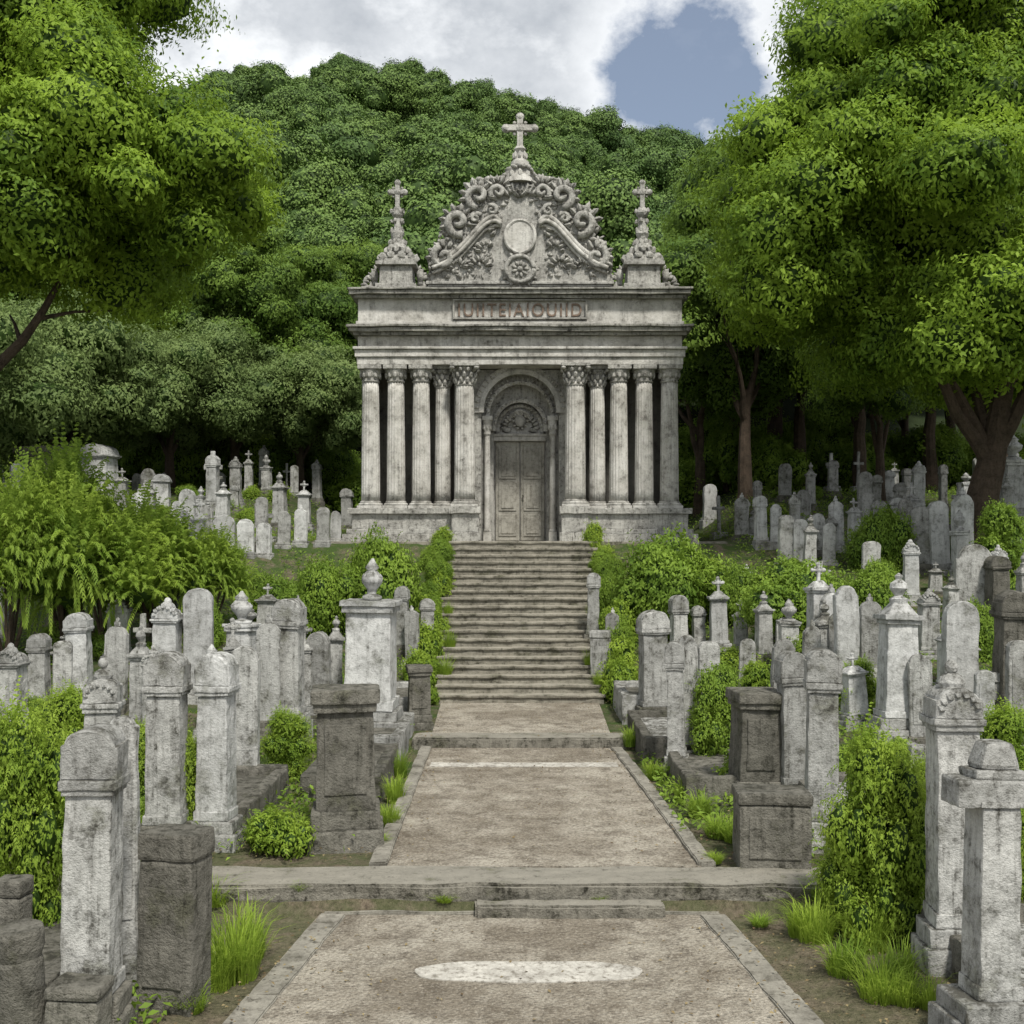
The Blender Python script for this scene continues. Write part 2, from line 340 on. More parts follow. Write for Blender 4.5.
# ------------------------------------------------------------------ STAIRS
st=empty('stone_staircase',(0,18.7,.32),'long flight of worn grey stone steps climbing to the mausoleum','steps')
NS=20; rise=(2.97-.32)/NS; tr=4.8/NS
for q in range(NS):
    bm=bmesh.new(); w=1.38+.010*q
    box(bm,-w,w,q*tr,q*tr+tr+.2,-.15+rise*q,rise*(q+1),.018)
    box(bm,-w-.02,w+.02,q*tr-.028,q*tr+.1,rise*(q+1)-.045,rise*(q+1)+.004,.014)
    mesh_obj('step',bm2me(bm,'step',.015,q,.12),st,[M_step])
for s in (-1,1):
    bm=bmesh.new(); pts=[(0,-.4),(0,.1),(.35,.12),(4.7,2.5),(4.78,2.5),(4.78,-.2)]
    x0=s*1.60; x1=s*1.78
    a=[bm.verts.new((x0,y,z)) for y,z in pts]; b=[bm.verts.new((x1,y,z)) for y,z in pts]; bm.faces.new(a); bm.faces.new(b[::-1])
    for q in range(6): bm.faces.new((a[q],b[q],b[(q+1)%6],a[(q+1)%6]))
    mesh_obj('side_wall',bm2me(bm,'side_wall',.02,s,.2),st,[G_dark])
sheet('mausoleum_terrace',[(-4.3,23.48),(4.3,23.48),(4.6,30),(-4.6,30)],2.4,2.965,M_step,bev=.02,worn=.01,seed=13)
# ------------------------------------------------------------------ MAUSOLEUM
MX,MY,MZ=0.0,24.9,2.965
ma=empty('mausoleum',(MX,MY,MZ),'weathered grey stone baroque mausoleum with columns and carved pediment','mausoleum')
def part(name,bm,mat,parent=None,worn=0,seed=0,smooth=False,maxe=.2):
    return mesh_obj(name,bm2me(bm,name,worn,seed,maxe),parent or ma,[mat],smooth=smooth)
for s in (-1,1):
    bm=bmesh.new()
    def bx(x0,x1,*a,**k): box(bm,min(s*x0,s*x1),max(s*x0,s*x1),*a,**k)
    bx(.90,3.8,-.62,.28,-.25,.16); bx(.94,3.72,-.52,.28,.157,.27); bx(.98,3.62,-.42,.28,.267,.60); bx(.94,3.70,-.50,.28,.597,.72)
    bx(.84,1.52,-.72,-.40,-.2,.20); bx(.88,1.46,-.64,-.40,.197,.60); bx(.84,1.52,-.70,-.40,.597,.75)
    part('podium',bm,M_cap,worn=.012,seed=s)
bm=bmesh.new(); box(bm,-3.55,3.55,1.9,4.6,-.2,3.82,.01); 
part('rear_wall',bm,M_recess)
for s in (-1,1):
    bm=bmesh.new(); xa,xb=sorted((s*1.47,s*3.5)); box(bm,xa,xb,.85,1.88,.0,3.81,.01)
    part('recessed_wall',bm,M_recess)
    bm=bmesh.new(); xa,xb=sorted((s*3.28,s*3.5)); box(bm,xa,xb,.30,.84,.0,3.81,.01)
    part('corner_pilaster',bm,M_mausdk)
def archwall(bm,W,z1,hw,zs,y0,y1,n=18):
    def quad(p): prism(bm,p,y0,y1)
    quad([(-W,0),(-hw,0),(-hw,zs),(-hw,z1),(-W,z1)]); quad([(hw,0),(W,0),(W,z1),(hw,z1),(hw,zs)])
    for q in range(n):
        a0=math.pi*q/n;a1=math.pi*(q+1)/n
        quad([(hw*math.cos(a0),zs+hw*math.sin(a0)),(hw*math.cos(a0),z1),(hw*math.cos(a1),z1),(hw*math.cos(a1),zs+hw*math.sin(a1))])
def ring(bm,r0,r1,zs,y0,y1,n=24,legs=0):
    for q in range(n):
        a0=math.pi*q/n;a1=math.pi*(q+1)/n
        prism(bm,[(r*math.cos(a),zs+r*math.sin(a)) for r,a in ((r0,a0),(r1,a0),(r1,a1),(r0,a1))],y0,y1)
    if legs is not None:
        for s in (-1,1):
            x0,x1=sorted((s*r0,s*r1)); box(bm,x0,x1,y0,y1,legs,zs,0)
def beads(bm,r,zs,y,n,sz):
    for q in range(n):
        a=math.pi*(q+.5)/n; blob(bm,(r*math.cos(a),y,zs+r*math.sin(a)),sz,1,Matrix.Rotation(-a+math.pi/2,4,'Y'))
bm=bmesh.new(); archwall(bm,1.46,3.80,.86,2.90,.28,.62); part('portal_wall',bm,M_cap)
bm=bmesh.new(); archwall(bm,.98,3.75,.73,2.84,.63,.90); part('portal_inner_wall',bm,M_cap)
bm=bmesh.new(); archwall(bm,.9,3.7,.60,2.62,.91,1.12); part('portal_inner_wall',bm,M_cap)
bm=bmesh.new(); ring(bm,.80,.90,2.90,.20,.279,legs=2.85); ring(bm,.86,1.02,2.90,.235,.277,legs=2.85); beads(bm,.96,2.90,.225,24,(.03,.04,.05)); part('archivolt',bm,M_maus)
bm=bmesh.new(); ring(bm,.68,.76,2.84,.56,.629,legs=2.81); beads(bm,.72,2.84,.555,17,(.05,.05,.045)); beads(bm,.815,2.84,.62,22,(.03,.03,.05)); part('archivolt',bm,M_maus)
bm=bmesh.new(); ring(bm,.53,.62,2.62,.84,.909,legs=2.5); beads(bm,.575,2.62,.835,14,(.045,.04,.035)); part('archivolt',bm,M_maus,seed=2)
for s in (-1,1):
    bm=bmesh.new(); x=s*.73; box(bm,x-.09,x+.09,.40,.60,0,.22,.01); lathe(bm,[(.075,.2),(.085,.24),(.07,.28),(.068,1.4),(.06,2.35),(.085,2.4),(.075,2.44),(.1,2.6),(.11,2.7)],x,.5,0,16); box(bm,x-.12,x+.12,.39,.615,2.7,2.80,.01)
    for q in range(8): blob(bm,(x+.09*math.cos(q*.785),.5+.09*math.sin(q*.785),2.55),(.025,.03,.07),1)
    part('portal_pilaster',bm,M_maus)
bm=bmesh.new(); box(bm,-.9,.9,1.20,1.4,0,3.3,0); door=part('door',bm,M_maus)
for s in (-1,1):
    bm=bmesh.new(); xa,xb=sorted((s*.012,s*.56)); box(bm,xa,xb,1.13,1.19,.02,2.28,.008)
    for z0,z1 in ((.12,.62),(.70,1.35),(1.43,2.18)):
        a,b=(xa+.07,xb-.07); box(bm,a,b,1.11,1.14,z0,z1,.012); box(bm,a+.06,b-.06,1.095,1.115,z0+.06,z1-.06,.01)
    part('door_leaf',bm,M_door,door)
bm=bmesh.new(); blob(bm,(.07,1.08,1.05),(.025,.03,.025),2); tube(bm,[(.07,1.08,1.03),(.07,1.07,.95),(.07,1.08,.9)],[.01,.012,.008],6); part('handle',bm,G_dark,door)
bm=bmesh.new(); box(bm,-.6,.6,1.02,1.16,2.29,2.40,.01); box(bm,-.62,.62,.99,1.16,2.40,2.46,.01)
ring(bm,.46,.54,2.60,1.08,1.19,18,None); ring(bm,.20,.26,2.76,1.07,1.19,16,None); box(bm,-.54,-.46,1.08,1.19,2.46,2.60,0); box(bm,.46,.54,1.08,1.19,2.46,2.60,0)
for q in range(14):
    a=math.pi*(q+.5)/14; blob(bm,(.37*math.cos(a),1.15,2.56+.38*math.sin(a)),(.05,.07,.09),1,Matrix.Rotation(-a+math.pi/2,4,'Y'))
blob(bm,(0,1.13,2.76),(.13,.07,.16),2); blob(bm,(-.3,1.17,2.56),(.12,.06,.08),1); blob(bm,(.3,1.17,2.56),(.12,.06,.08),1)
for q in range(10):
    a=2*math.pi*q/10; blob(bm,(.16*math.cos(a),1.11,2.76+.18*math.sin(a)),(.04,.04,.04),1)
part('tympanum',bm,M_maus,smooth=True)
def column_meshes(r,corinth):
    b=bmesh.new(); box(b,-r*1.3,r*1.3,-r*1.3,r*1.3,.0,.06,.008); lathe(b,[(r*1.25,.06),(r*1.3,.085),(r*1.25,.11),(r*1.1,.12),(r*1.12,.145),(r*1.02,.16)],seg=28); base=bm2me(b,'column_base')
    b=bmesh.new(); prof=[]
    for q in range(13):
        t=q/12; prof.append((r*(1-.14*t**1.6),.16+t*2.56))
    lathe(b,prof,seg=96,flute=.07,nf=18); shaft=bm2me(b,'column_shaft')
    b=bmesh.new(); z=2.72
    if corinth:
        lathe(b,[(r*.92,z-.1),(r*.95,z-.08),(r*.84,z-.06),(r*.9,z+.2),(r*1.15,z+.29)],seg=20)
        for row,(zz,rr,hh) in enumerate(((z-.0,r*.98,.09),(z+.12,r*1.08,.08),(z+.24,r*1.2,.06))):
            for q in range(10):
                a=2*math.pi*(q+.5*row)/10; blob(b,(rr*math.cos(a),rr*math.sin(a),zz),(.035,.045,hh),1,Matrix.Rotation(a,4,'Z')@Matrix.Rotation(.35,4,'Y'))
        for sx in (-1,1):
            for sy in (-1,1): blob(b,(sx*r*1.15,sy*r*1.15,z+.27),(.06,.06,.045),2)
        box(b,-r*1.38,r*1.38,-r*1.38,r*1.38,z+.30,z+.37,.012)
    else:
        lathe(b,[(r*.9,z),(r*.98,z+.03),(r*.88,z+.05),(r*.88,z+.1),(r*1.0,z+.14),(r*1.15,z+.24),(r*1.15,z+.28)],seg=24)
        for q in range(10):
            a=2*math.pi*(q+.5)/10; blob(b,(r*1.05*math.cos(a),r*1.05*math.sin(a),z+.16),(.035,.045,.085),1,Matrix.Rotation(a,4,'Z'))
        box(b,-r*1.25,r*1.25,-r*1.25,r*1.25,z+.28,z+.37,.012)
    return base,shaft,bm2me(b,'capital')
sets={}
for key,(r,c) in {'a':(.205,False),'b':(.225,True),'c':(.18,True)}.items():
    b_,s_,c_=column_meshes(r,c)
    for m_,mt in ((b_,M_maus),(s_,M_maus),(c_,M_cap)): m_.materials.append(mt)
    s_.polygons.foreach_set('use_smooth',[True]*len(s_.polygons)); sets[key]=(b_,s_,c_)
for s in (-1,1):
    for x,y,k in ((3.25,-.12,'a'),(2.70,-.12,'a'),(2.15,-.12,'a'),(1.69,.02,'c'),(1.19,-.36,'b')):
        b_,s_,c_=sets[k]; z0=.72 if k!='b' else .75
        o=bpy.data.objects.new('column',s_); COL.objects.link(o); o.parent=ma; o.location=(s*x,y,z0); o.scale=(1,1,(3.82-z0)/3.09)
        for nm,me in (('column_base',b_),('capital',c_)):
            c=bpy.data.objects.new(nm,me); COL.objects.link(c); c.parent=o
bm=bmesh.new(); box(bm,-3.52,3.52,-.36,2.2,3.822,3.98,.012); box(bm,-3.56,3.56,-.40,2.2,3.983,4.14,.012); box(bm,-3.60,3.60,-.45,2.2,4.143,4.20,.012)
part('architrave',bm,M_maus,worn=.006)
bm=bmesh.new(); box(bm,-3.50,3.50,-.33,2.2,4.203,4.44,.01); part('frieze',bm,M_maus)
bm=bmesh.new(); box(bm,-3.58,3.58,-.45,2.25,4.443,4.51,.01); box(bm,-3.67,3.67,-.54,2.3,4.513,4.60,.015); box(bm,-3.72,3.72,-.59,2.35,4.603,4.66,.015)
part('cornice',bm,M_corn,worn=.018,seed=3,maxe=.12)
bm=bmesh.new(); box(bm,-3.50,3.50,-.32,2.2,4.663,5.24,.01); box(bm,-3.54,3.54,-.37,2.2,4.664,4.76,.01)
attic=part('attic',bm,M_maus,worn=.004)
bm=bmesh.new(); box(bm,-3.58,3.58,-.44,2.25,5.243,5.31,.01); box(bm,-3.67,3.67,-.53,2.3,5.313,5.40,.015); box(bm,-3.71,3.71,-.57,2.35,5.403,5.45,.012)
part('cornice',bm,M_corn,worn=.018,seed=4,maxe=.12)
bm=bmesh.new(); 
for (a,b,c,d) in ((-1.45,1.45,4.79,4.83),(-1.45,1.45,5.19,5.225),(-1.45,-1.41,4.83,5.19),(1.41,1.45,4.83,5.19)): box(bm,a,b,-.40,-.325,c,d,.006)
part('inscription_frame',bm,M_mausdk)
cu=bpy.data.curves.new('inscription','FONT'); cu.body='IUIITEIAIOUIID'; cu.align_x='CENTER'; cu.extrude=.02; cu.offset=.001; cu.size=.40; cu.space_character=1.2
to=bpy.data.objects.new('tmp',cu); COL.objects.link(to); bpy.context.view_layer.update()
dg=bpy.context.evaluated_depsgraph_get(); tm=bpy.data.meshes.new_from_object(to.evaluated_get(dg)); bpy.data.objects.remove(to)
xsx=[v.co.x for v in tm.vertices]; kx=2.66/(max(xsx)-min(xsx)); mxx=(max(xsx)+min(xsx))/2
for v in tm.vertices:
    x,y,z=v.co; v.co=((x-mxx)*kx,-.335-z,4.865+y*1.0)
tm.name='inscription'; tm.materials.clear(); mesh_obj('inscription',tm,ma,[M_letter])
bm=bmesh.new(); box(bm,-3.45,3.45,-.2,4.5,5.453,5.55,.01); part('roof',bm,M_mausdk)
# pediment
K=46.0
def q2(dx,py): return dx/K,.03+(540-py)/K
half=[(0,164),(9,166),(14,173),(24,178),(40,178),(50,184),(55,193),(56,204),(68,208),(76,216),(77,229),(72,238),(82,243),(90,254),(90,272),(91,276),(91,291)]
out=[q2(*p) for p in half]; outline=out+[(-x,z) for x,z in out[::-1][:-1]]
bm=bmesh.new(); prism(bm,outline,-.10,.24,.03); box(bm,-2.0,2.0,-.2,.3,5.452,5.58,.015); box(bm,-2.04,2.04,-.24,.34,5.583,5.65,.015); ped=part('pediment',bm,M_cap)
def smooth_chain(chain,n=30):
    c=[np.array(p,float) for p in chain]; c=[2*c[0]-c[1]]+c+[2*c[-1]-c[-2]]; o=[]
    m=len(c)-3
    for q in range(n):
        t=q/(n-1)*m; i=min(int(t),m-1); f=t-i; a,b_,c_,d_=c[i:i+4]
        o.append(.5*((2*b_)+(-a+c_)*f+(2*a-5*b_+4*c_-d_)*f*f+(-a+3*b_-3*c_+d_)*f**3))
    return o
rr=random.Random(4)
def strip(bm,s,chain,y,r,n=30):
    pts=[];rad=[]
    for p_ in smooth_chain(chain,n):
        X,Z=q2(s*p_[0],p_[1]); pts.append((X,y,Z)); rad.append(r)
    tube(bm,pts,rad,7)
def leaf(bm,X,Y,Z,ln,wd,ang):
    blob(bm,(X,Y,Z),(wd,.06,ln),1,Matrix.Rotation(ang,4,'Y')); blob(bm,(X,Y-.05,Z),(wd*.3,.03,ln*.9),1,Matrix.Rotation(ang,4,'Y'))
def volute(bm,s,cx,py,rpx,turn,ph,sg,th,yy=-.14):
    pts=[];rad=[];x0,z0=q2(s*cx,py)
    if s<0: ph=math.pi-ph; sg=-sg
    for q in range(26):
        t=q/25; a=ph+sg*t*turn*2*math.pi; r=rpx/K*(1-.88*t); pts.append((x0+r*math.cos(a),yy-.09*t,z0+r*math.sin(a))); rad.append(th*(1-.35*t))
    tube(bm,pts,rad,7)
def acanthus(bm,s,cx,py,n,r0,ln,a0,a1,wd=.05):
    for q in range(n):
        a=a0+(a1-a0)*q/(n-1); X,Z=q2(s*(cx+r0*math.cos(a)),py-r0*math.sin(a)); leaf(bm,X,-.13,Z,ln*rr.uniform(.8,1.2),wd,s*(math.pi/2-a))
bm=bmesh.new()
for s in (-1,1):
    for off,y,r in ((0,-.20,.05),(5,-.16,.06),(-4.5,-.15,.04)):
        strip(bm,s,[(88,268-off),(74,262-off),(60,252-off),(47,238-off),(36,226-off),(26,221-off),(19,224-off*.3)],y,r)
part('curved_cornice',bm,M_maus,ped,smooth=True)
for s in (-1,1):
    bm=bmesh.new()
    for v in ((62,222,13,1.2,-1.9,1,.10),(76,257,12,1.2,1.2,-1,.09),(42,196,12,1.2,-1.5,1,.09),(22,192,8,1.1,-.6,1,.065),(44,218,6,1.1,2.6,-1,.055),(28,210,6,1.1,1,1,.05)): volute(bm,s,*v)
    acanthus(bm,s,62,222,8,15,.14,-.3,3.3,.065); acanthus(bm,s,76,257,7,14,.12,-1.0,2.0,.06); acanthus(bm,s,42,196,8,14,.13,-.2,3.2,.065); acanthus(bm,s,22,189,6,11,.11,.6,2.9,.055)
    acanthus(bm,s,62,268,6,8,.08,.2,2.9); acanthus(bm,s,40,266,6,9,.09,.2,2.9); acanthus(bm,s,34,250,5,8,.08,0,2.2); acanthus(bm,s,6,202,6,14,.15,.9,2.4,.06); acanthus(bm,s,8,196,5,10,.09,.6,2.6)
    acanthus(bm,s,20,226,6,10,.10,-.8,1.6)
    for a,b in zip(half[:-2],half[1:-1]):
        d=math.hypot(b[0]-a[0],b[1]-a[1]); m=max(1,int(d/4)); an=math.atan2(b[0]-a[0],-(b[1]-a[1]))
        for q in range(m):
            t=(q+rr.random()*.4)/m; X,Z=q2(s*(a[0]+(b[0]-a[0])*t),a[1]+(b[1]-a[1])*t)
            blob(bm,(X,rr.uniform(-.1,.02),Z),(rr.uniform(.045,.075),rr.uniform(.10,.16),rr.uniform(.07,.13)),1,Matrix.Rotation(s*(an+rr.uniform(-.7,.7)),4,'Y'))
    for _ in range(190):
        x=rr.uniform(10,86); top=np.interp(x,[0,24,50,60,78,88],[176,184,186,212,220,250]); y=rr.uniform(top+3,276)
        if x<26 and y>212: continue
        X,Z=q2(s*x,y); blob(bm,(X,-.10,Z),(rr.uniform(.02,.05),rr.uniform(.03,.08),rr.uniform(.05,.09)),1,Matrix.Rotation(rr.uniform(0,3),4,'Y'))
    for v in bm.verts: v.co+=mnoise.noise_vector(v.co*12)*.02
    part('leafy_scroll_relief',bm,M_cap,ped,smooth=True)
def disc(bm,x,z,rx,rz,y0,y1,n=28): prism(bm,[(x+rx*math.cos(2*math.pi*q/n),z+rz*math.sin(2*math.pi*q/n)) for q in range(n)],y0,y1,.01)
bm=bmesh.new(); x,z=q2(0,236); disc(bm,x,z,.31,.34,-.19,-.08)
tube(bm,[(x+.32*math.cos(2*math.pi*q/32),-.17,z+.35*math.sin(2*math.pi*q/32)) for q in range(33)],[.045]*33,8)
part('round_plaque',bm,M_maus,ped)
bm=bmesh.new(); x,z=q2(0,270); disc(bm,x,z,.36,.34,-.28,-.1); 
tube(bm,[(x+.30*math.cos(2*math.pi*q/24),-.29,z+.28*math.sin(2*math.pi*q/24)) for q in range(25)],[.05]*25,8)
for q in range(12):
    a=2*math.pi*q/12; blob(bm,(x+.36*math.cos(a),-.22,z+.35*math.sin(a)),(.04,.06,.07),1,Matrix.Rotation(math.pi/2-a,4,'Y'))
for q in range(9):
    a=2*math.pi*q/9; blob(bm,(x+.13*math.cos(a),-.29,z+.13*math.sin(a)),(.04,.04,.07),1,Matrix.Rotation(math.pi/2-a,4,'Y'))
blob(bm,(x,-.30,z),(.06,.06,.06),2); part('round_medallion',bm,M_cap,ped,smooth=True)
def cross(bm,x,y,z0,hgt,w,t):
    zc=z0+hgt*.66
    box(bm,x-t/2,x+t/2,y-t/2,y+t/2,z0,z0+hgt,.012); box(bm,x-w/2,x+w/2,y-t/2-.003,y+t/2+.003,zc-t/2,zc+t/2,.012)
    for p in ((x-w/2,zc),(x+w/2,zc),(x,z0+hgt)): blob(bm,(p[0],y,p[1]),(t*.75,t*.7,t*.75),2)
    blob(bm,(x,y,zc),(t,t*.8,t),2)
    for a in range(4):
        b=math.pi/4+a*math.pi/2; blob(bm,(x+t*1.3*math.cos(b),y,zc+t*1.3*math.sin(b)),(t*.35,t*.3,t*.35),1)
bm=bmesh.new(); _,z=q2(0,172); lathe(bm,[(.34,-.2),(.28,-.05),(.17,.04),(.13,.12),(.20,.20),(.20,.28),(.10,.36),(.09,.5),(.14,.56),(.08,.64)],0,.05,z,16); cross(bm,0,.05,z+.54,.74,.62,.13)
for q in range(8): blob(bm,(.25*math.cos(q*.785),.05+.25*math.sin(q*.785),z-.02),(.06,.06,.10),1); blob(bm,(.14*math.cos(q*.785),.05+.14*math.sin(q*.785),z+.42),(.035,.035,.09),1)
part('crowning_cross',bm,M_maus,smooth=False)
for s in (-1,1):
    X=s*2.68; b=bmesh.new(); z=5.453
    box(b,X-.44,X+.44,-.40,.45,z,z+.12,.012); box(b,X-.36,X+.36,-.33,.4,z+.12,z+.52,.012,.96,.96); box(b,X-.44,X+.44,-.40,.45,z+.52,z+.60,.012); box(b,X-.38,X+.38,-.34,.42,z+.60,z+.66,.012)
    lathe(b,[(.36,.66),(.32,.74),(.20,.80),(.17,.88),(.22,.94),(.20,1.02),(.12,1.12),(.13,1.2),(.15,1.28),(.09,1.4),(.08,1.62),(.12,1.68),(.14,1.74),(.07,1.86)],X,.02,z,16)
    for q in range(10):
        a=2*math.pi*q/10; blob(b,(X+.38*math.cos(a),.02+.33*math.sin(a),z+.74),(.10,.07,.10),1,Matrix.Rotation(.5*math.cos(a),4,'Y'))
        blob(b,(X+.25*math.cos(a+.3),.02+.22*math.sin(a+.3),z+.90),(.06,.05,.10),1); blob(b,(X+.17*math.cos(a),.02+.15*math.sin(a),z+1.08),(.05,.04,.08),1)
        if q%2: blob(b,(X+.12*math.cos(a),.02+.11*math.sin(a),z+1.36),(.04,.03,.08),1); blob(b,(X+.12*math.cos(a),.02+.1*math.sin(a),z+1.56),(.045,.03,.06),1); blob(b,(X+.14*math.cos(a),.02+.1*math.sin(a),z+1.78),(.045,.03,.06),1)
    cross(b,X,.02,z+1.80,.60,.30,.10)
    for v in b.verts:
        if z+.66<v.co.z<z+1.9: v.co+=mnoise.noise_vector(v.co*11)*.025
    part('corner_pinnacle',b,M_cap)
    for dx in (-1,1):
        b=bmesh.new(); pts=[];rad=[]
        for q in range(20):
            t=q/19; a=-.3+t*2.3*math.pi; r=.17*(1-.75*t); pts.append((X+dx*(.62-r*math.cos(a)*.8),0,z+.2+r*math.sin(a))); rad.append(.06*(1-.4*t))
        tube(b,pts,rad,8); blob(b,(X+dx*.5,0,z+.36),(.09,.12,.16),2); blob(b,(X+dx*.6,0,z+.07),(.22,.14,.08),2)
        for q in range(6): blob(b,(X+dx*(.48+.05*q),0,z+.52-.07*q),(.035,.08,.09),1,Matrix.Rotation(dx*(.3+.25*q),4,'Y'))
        part('side_scroll',b,M_cap,smooth=True)
# ------------------------------------------------------------------ GRAVESTONES
CNT=[0]
LBL={'post':'%s gravestone pillar with rounded head','slab':'%s round-topped upright gravestone slab','urn':'%s grave pillar topped with carved urn','carved':'%s grave pillar with carved rounded top',
 'obelisk':'%s tall grave pillar with finial','ped':'%s grave pedestal with heavy top slab','block':'%s low solid block tomb','cross':'%s stone cross on a plinth',
 'crosspost':'%s grave pillar crowned with small cross','drum':'%s round stone grave drum','tall':'%s broad grave monument with an urn','arm':'%s cross-armed grave pillar on plinth'}
def gs(kind,px,top,base,w,mat,note='dark stains',rot=None,pos=None,hgt=None):
    CNT[0]+=1; sd=CNT[0]; r=random.Random(sd*13+5)
    if pos is None:
        x,y,z=place(px,base); s=y/F; h=(base-top)*s; W=w*s*.90
    else:
        x,y,z=pos; h=hgt; W=w
    mname={'pale_gravestone':'pale grey','grey_gravestone':'weathered grey','mossy_dark_stone':'dark mossy'}[mat.name]
    name={'block':'block_tomb','ped':'grave_pedestal','cross':'grave_cross'}.get(kind,'gravestone')
    cat={'block':'tomb','ped':'tomb','cross':'cross'}.get(kind,'gravestone')
    y2=y+W*.3
    e=empty(name,(x,y2,z-.02),(LBL[kind]%mname)+', '+note,cat,'graves in the cemetery',(r.uniform(-.035,.035),r.uniform(-.03,.03),rot if rot is not None else r.uniform(-.2,.2)))
    near=y<14; wn=.009 if near else .012; me_=.08 if near else .18
    def P(nm,bm,m=mat,sm=False): mesh_obj(nm,bm2me(bm,nm,wn,sd,me_),e,[m],smooth=sm)
    if kind in('slab','post','urn','obelisk','crosspost','cross','tall','arm','drum','carved'):
        ph=min(.16*h,.35) if kind!='arm' else .17*h
        bm=bmesh.new(); pw=W*(.68 if kind!='tall' else .62)
        if kind=='drum':
            lathe(bm,[(W*.5,0),(W*.5,h*.75),(W*.46,h*.78),(W*.52,h*.85),(W*.52,h*.96),(W*.48,h)],seg=28); P('drum',bm); 
            bm=bmesh.new(); box(bm,-W*.6,W*.6,-W*.6,W*.6,-.25,.06,.02); P('plinth',bm); return e
        if kind=='arm': pw=W*.95
        box(bm,-pw,pw,-pw*.8,pw*.8,-.4,ph*.62,.02); box(bm,-pw*.87,pw*.87,-pw*.68,pw*.68,ph*.6,ph,.015); P('plinth',bm,G_grey if mat==G_pale else (G_dark if r.random()<.5 else mat))
    if kind=='slab':
        t=W*r.uniform(.16,.26); bm=bmesh.new(); k=r.choice([1,1,.8,.6]); prism(bm,roundtop(W,ph-.01,h,k,10,r.choice([0,.05*W,.1*W])),-t,t,.012)
        P('headstone',bm)
        if near:
            bm=bmesh.new(); prism(bm,roundtop(W*.7,ph+.12*h,h-.12*h,1,10),-t-.008,-t+.02,.004); P('inscription_panel',bm,mat)
        elif r.random()<.3:
            bm=bmesh.new(); q=W*.18; blob(bm,(0,0,h+q*.5),(q,q*.7,q),1); blob(bm,(0,0,h+q*1.5),(q*.5,q*.4,q*.7),1); P('finial',bm)
    elif kind in('post','arm','carved'):
        hh=h*.16; d=W*.42; bm=bmesh.new(); box(bm,-W*.43,W*.43,-d,d,ph-.01,h-hh-h*.05,.014,.93,.93); box(bm,-W*.47,W*.47,-d*1.05,d*1.05,ph,ph+.05*h,.012); P('shaft',bm)
        bm=bmesh.new(); z1=h-hh-h*.05; box(bm,-W*.45,W*.45,-d*1.05,d*1.05,z1,z1+.02*h,.006)
        if kind=='arm': box(bm,-W*.92,W*.92,-d*.95,d*.95,z1+.0*h,z1+.09*h,.02); box(bm,-W*.55,W*.55,-d*.9,d*.9,z1+.088*h,z1+.12*h,.015); box(bm,-W*.42,W*.42,-d*.8,d*.8,z1+.12*h,h,.03,.7,.8)
        elif kind=='carved':
            box(bm,-W*.5,W*.5,-d*1.12,d*1.12,z1+.018*h,z1+.04*h,.01); prism(bm,roundtop(W*.9,z1+.038*h,z1+.14*h,.6,12,.02),-d,d,.015)
            for q in range(14):
                a=math.pi*(q+.5)/14; blob(bm,(W*.36*math.cos(a),-d*.9*(q%2),z1+.07*h+W*.30*math.sin(a)),(W*.09,W*.12,W*.09),1)
            blob(bm,(0,0,z1+.15*h),(W*.26,W*.24,W*.20),2); blob(bm,(0,0,h-.01*h),(W*.13,W*.12,W*.15),2)
        else:
            box(bm,-W*.5,W*.5,-d*1.12,d*1.12,z1+.018*h,z1+.05*h,.01)
            prism(bm,roundtop(W*.96,z1+.048*h,h,.75,12,.02),-d*1.0,d*1.0,.015)
        P('cap',bm)
    elif kind in('urn','tall'):
        uh=h*(.3 if kind=='urn' else .24); z1=h-uh; d=W*.4; bm=bmesh.new(); box(bm,-W*.42,W*.42,-d,d,ph-.01,z1-.06*h,.014,.95,.95); box(bm,-W*.47,W*.47,-d*1.1,d*1.1,ph,ph+.06*h,.012); P('shaft',bm)
        bm=bmesh.new(); box(bm,-W*.46,W*.46,-d*1.1,d*1.1,z1-.065*h,z1-.03*h,.008); box(bm,-W*.5,W*.5,-d*1.18,d*1.18,z1-.03*h,z1,.01); P('cap',bm)
        u=W*(.36 if kind=='urn' else .19); bm=bmesh.new(); lathe(bm,[(u*.9,0),(u*.9,uh*.1),(u*.4,uh*.16),(u*.45,uh*.25),(u*.95,uh*.42),(u*1.0,uh*.55),(u*.6,uh*.68),(u*.5,uh*.72),(u*.65,uh*.78),(u*.35,uh*.88),(u*.1,uh*1.0)],z0=z1-.003,seg=18)
        for q in range(8): blob(bm,(u*.8*math.cos(q*.785),u*.8*math.sin(q*.785),z1+uh*.5),(u*.22,u*.22,uh*.13),1)
        P('urn',bm,mat,True)
    elif kind in('obelisk','crosspost'):
        th=h*.24; z1=h-th; d=W*.42; bm=bmesh.new(); box(bm,-W*.43,W*.43,-d,d,ph-.01,z1-.05*h,.014,.88,.88); box(bm,-W*.47,W*.47,-d*1.1,d*1.1,ph,ph+.04*h,.01); P('shaft',bm)
        bm=bmesh.new(); box(bm,-W*.43,W*.43,-d*1.02,d*1.02,z1-.055*h,z1-.03*h,.008); box(bm,-W*.5,W*.5,-d*1.18,d*1.18,z1-.03*h,z1,.01); box(bm,-W*.4,W*.4,-d*.95,d*.95,z1,z1+th*.3,.01,.4,.4); P('cap',bm)
        bm=bmesh.new()
        if kind=='obelisk': lathe(bm,[(W*.2,0),(W*.24,th*.12),(W*.1,th*.2),(W*.22,th*.38),(W*.2,th*.5),(W*.07,th*.6),(W*.1,th*.68),(W*.02,th*.76)],z0=z1+th*.26,seg=14)
        else: cross(bm,0,0,z1+th*.25,th*.75,th*.5,th*.13)
        P('finial',bm)
    elif kind=='cross':
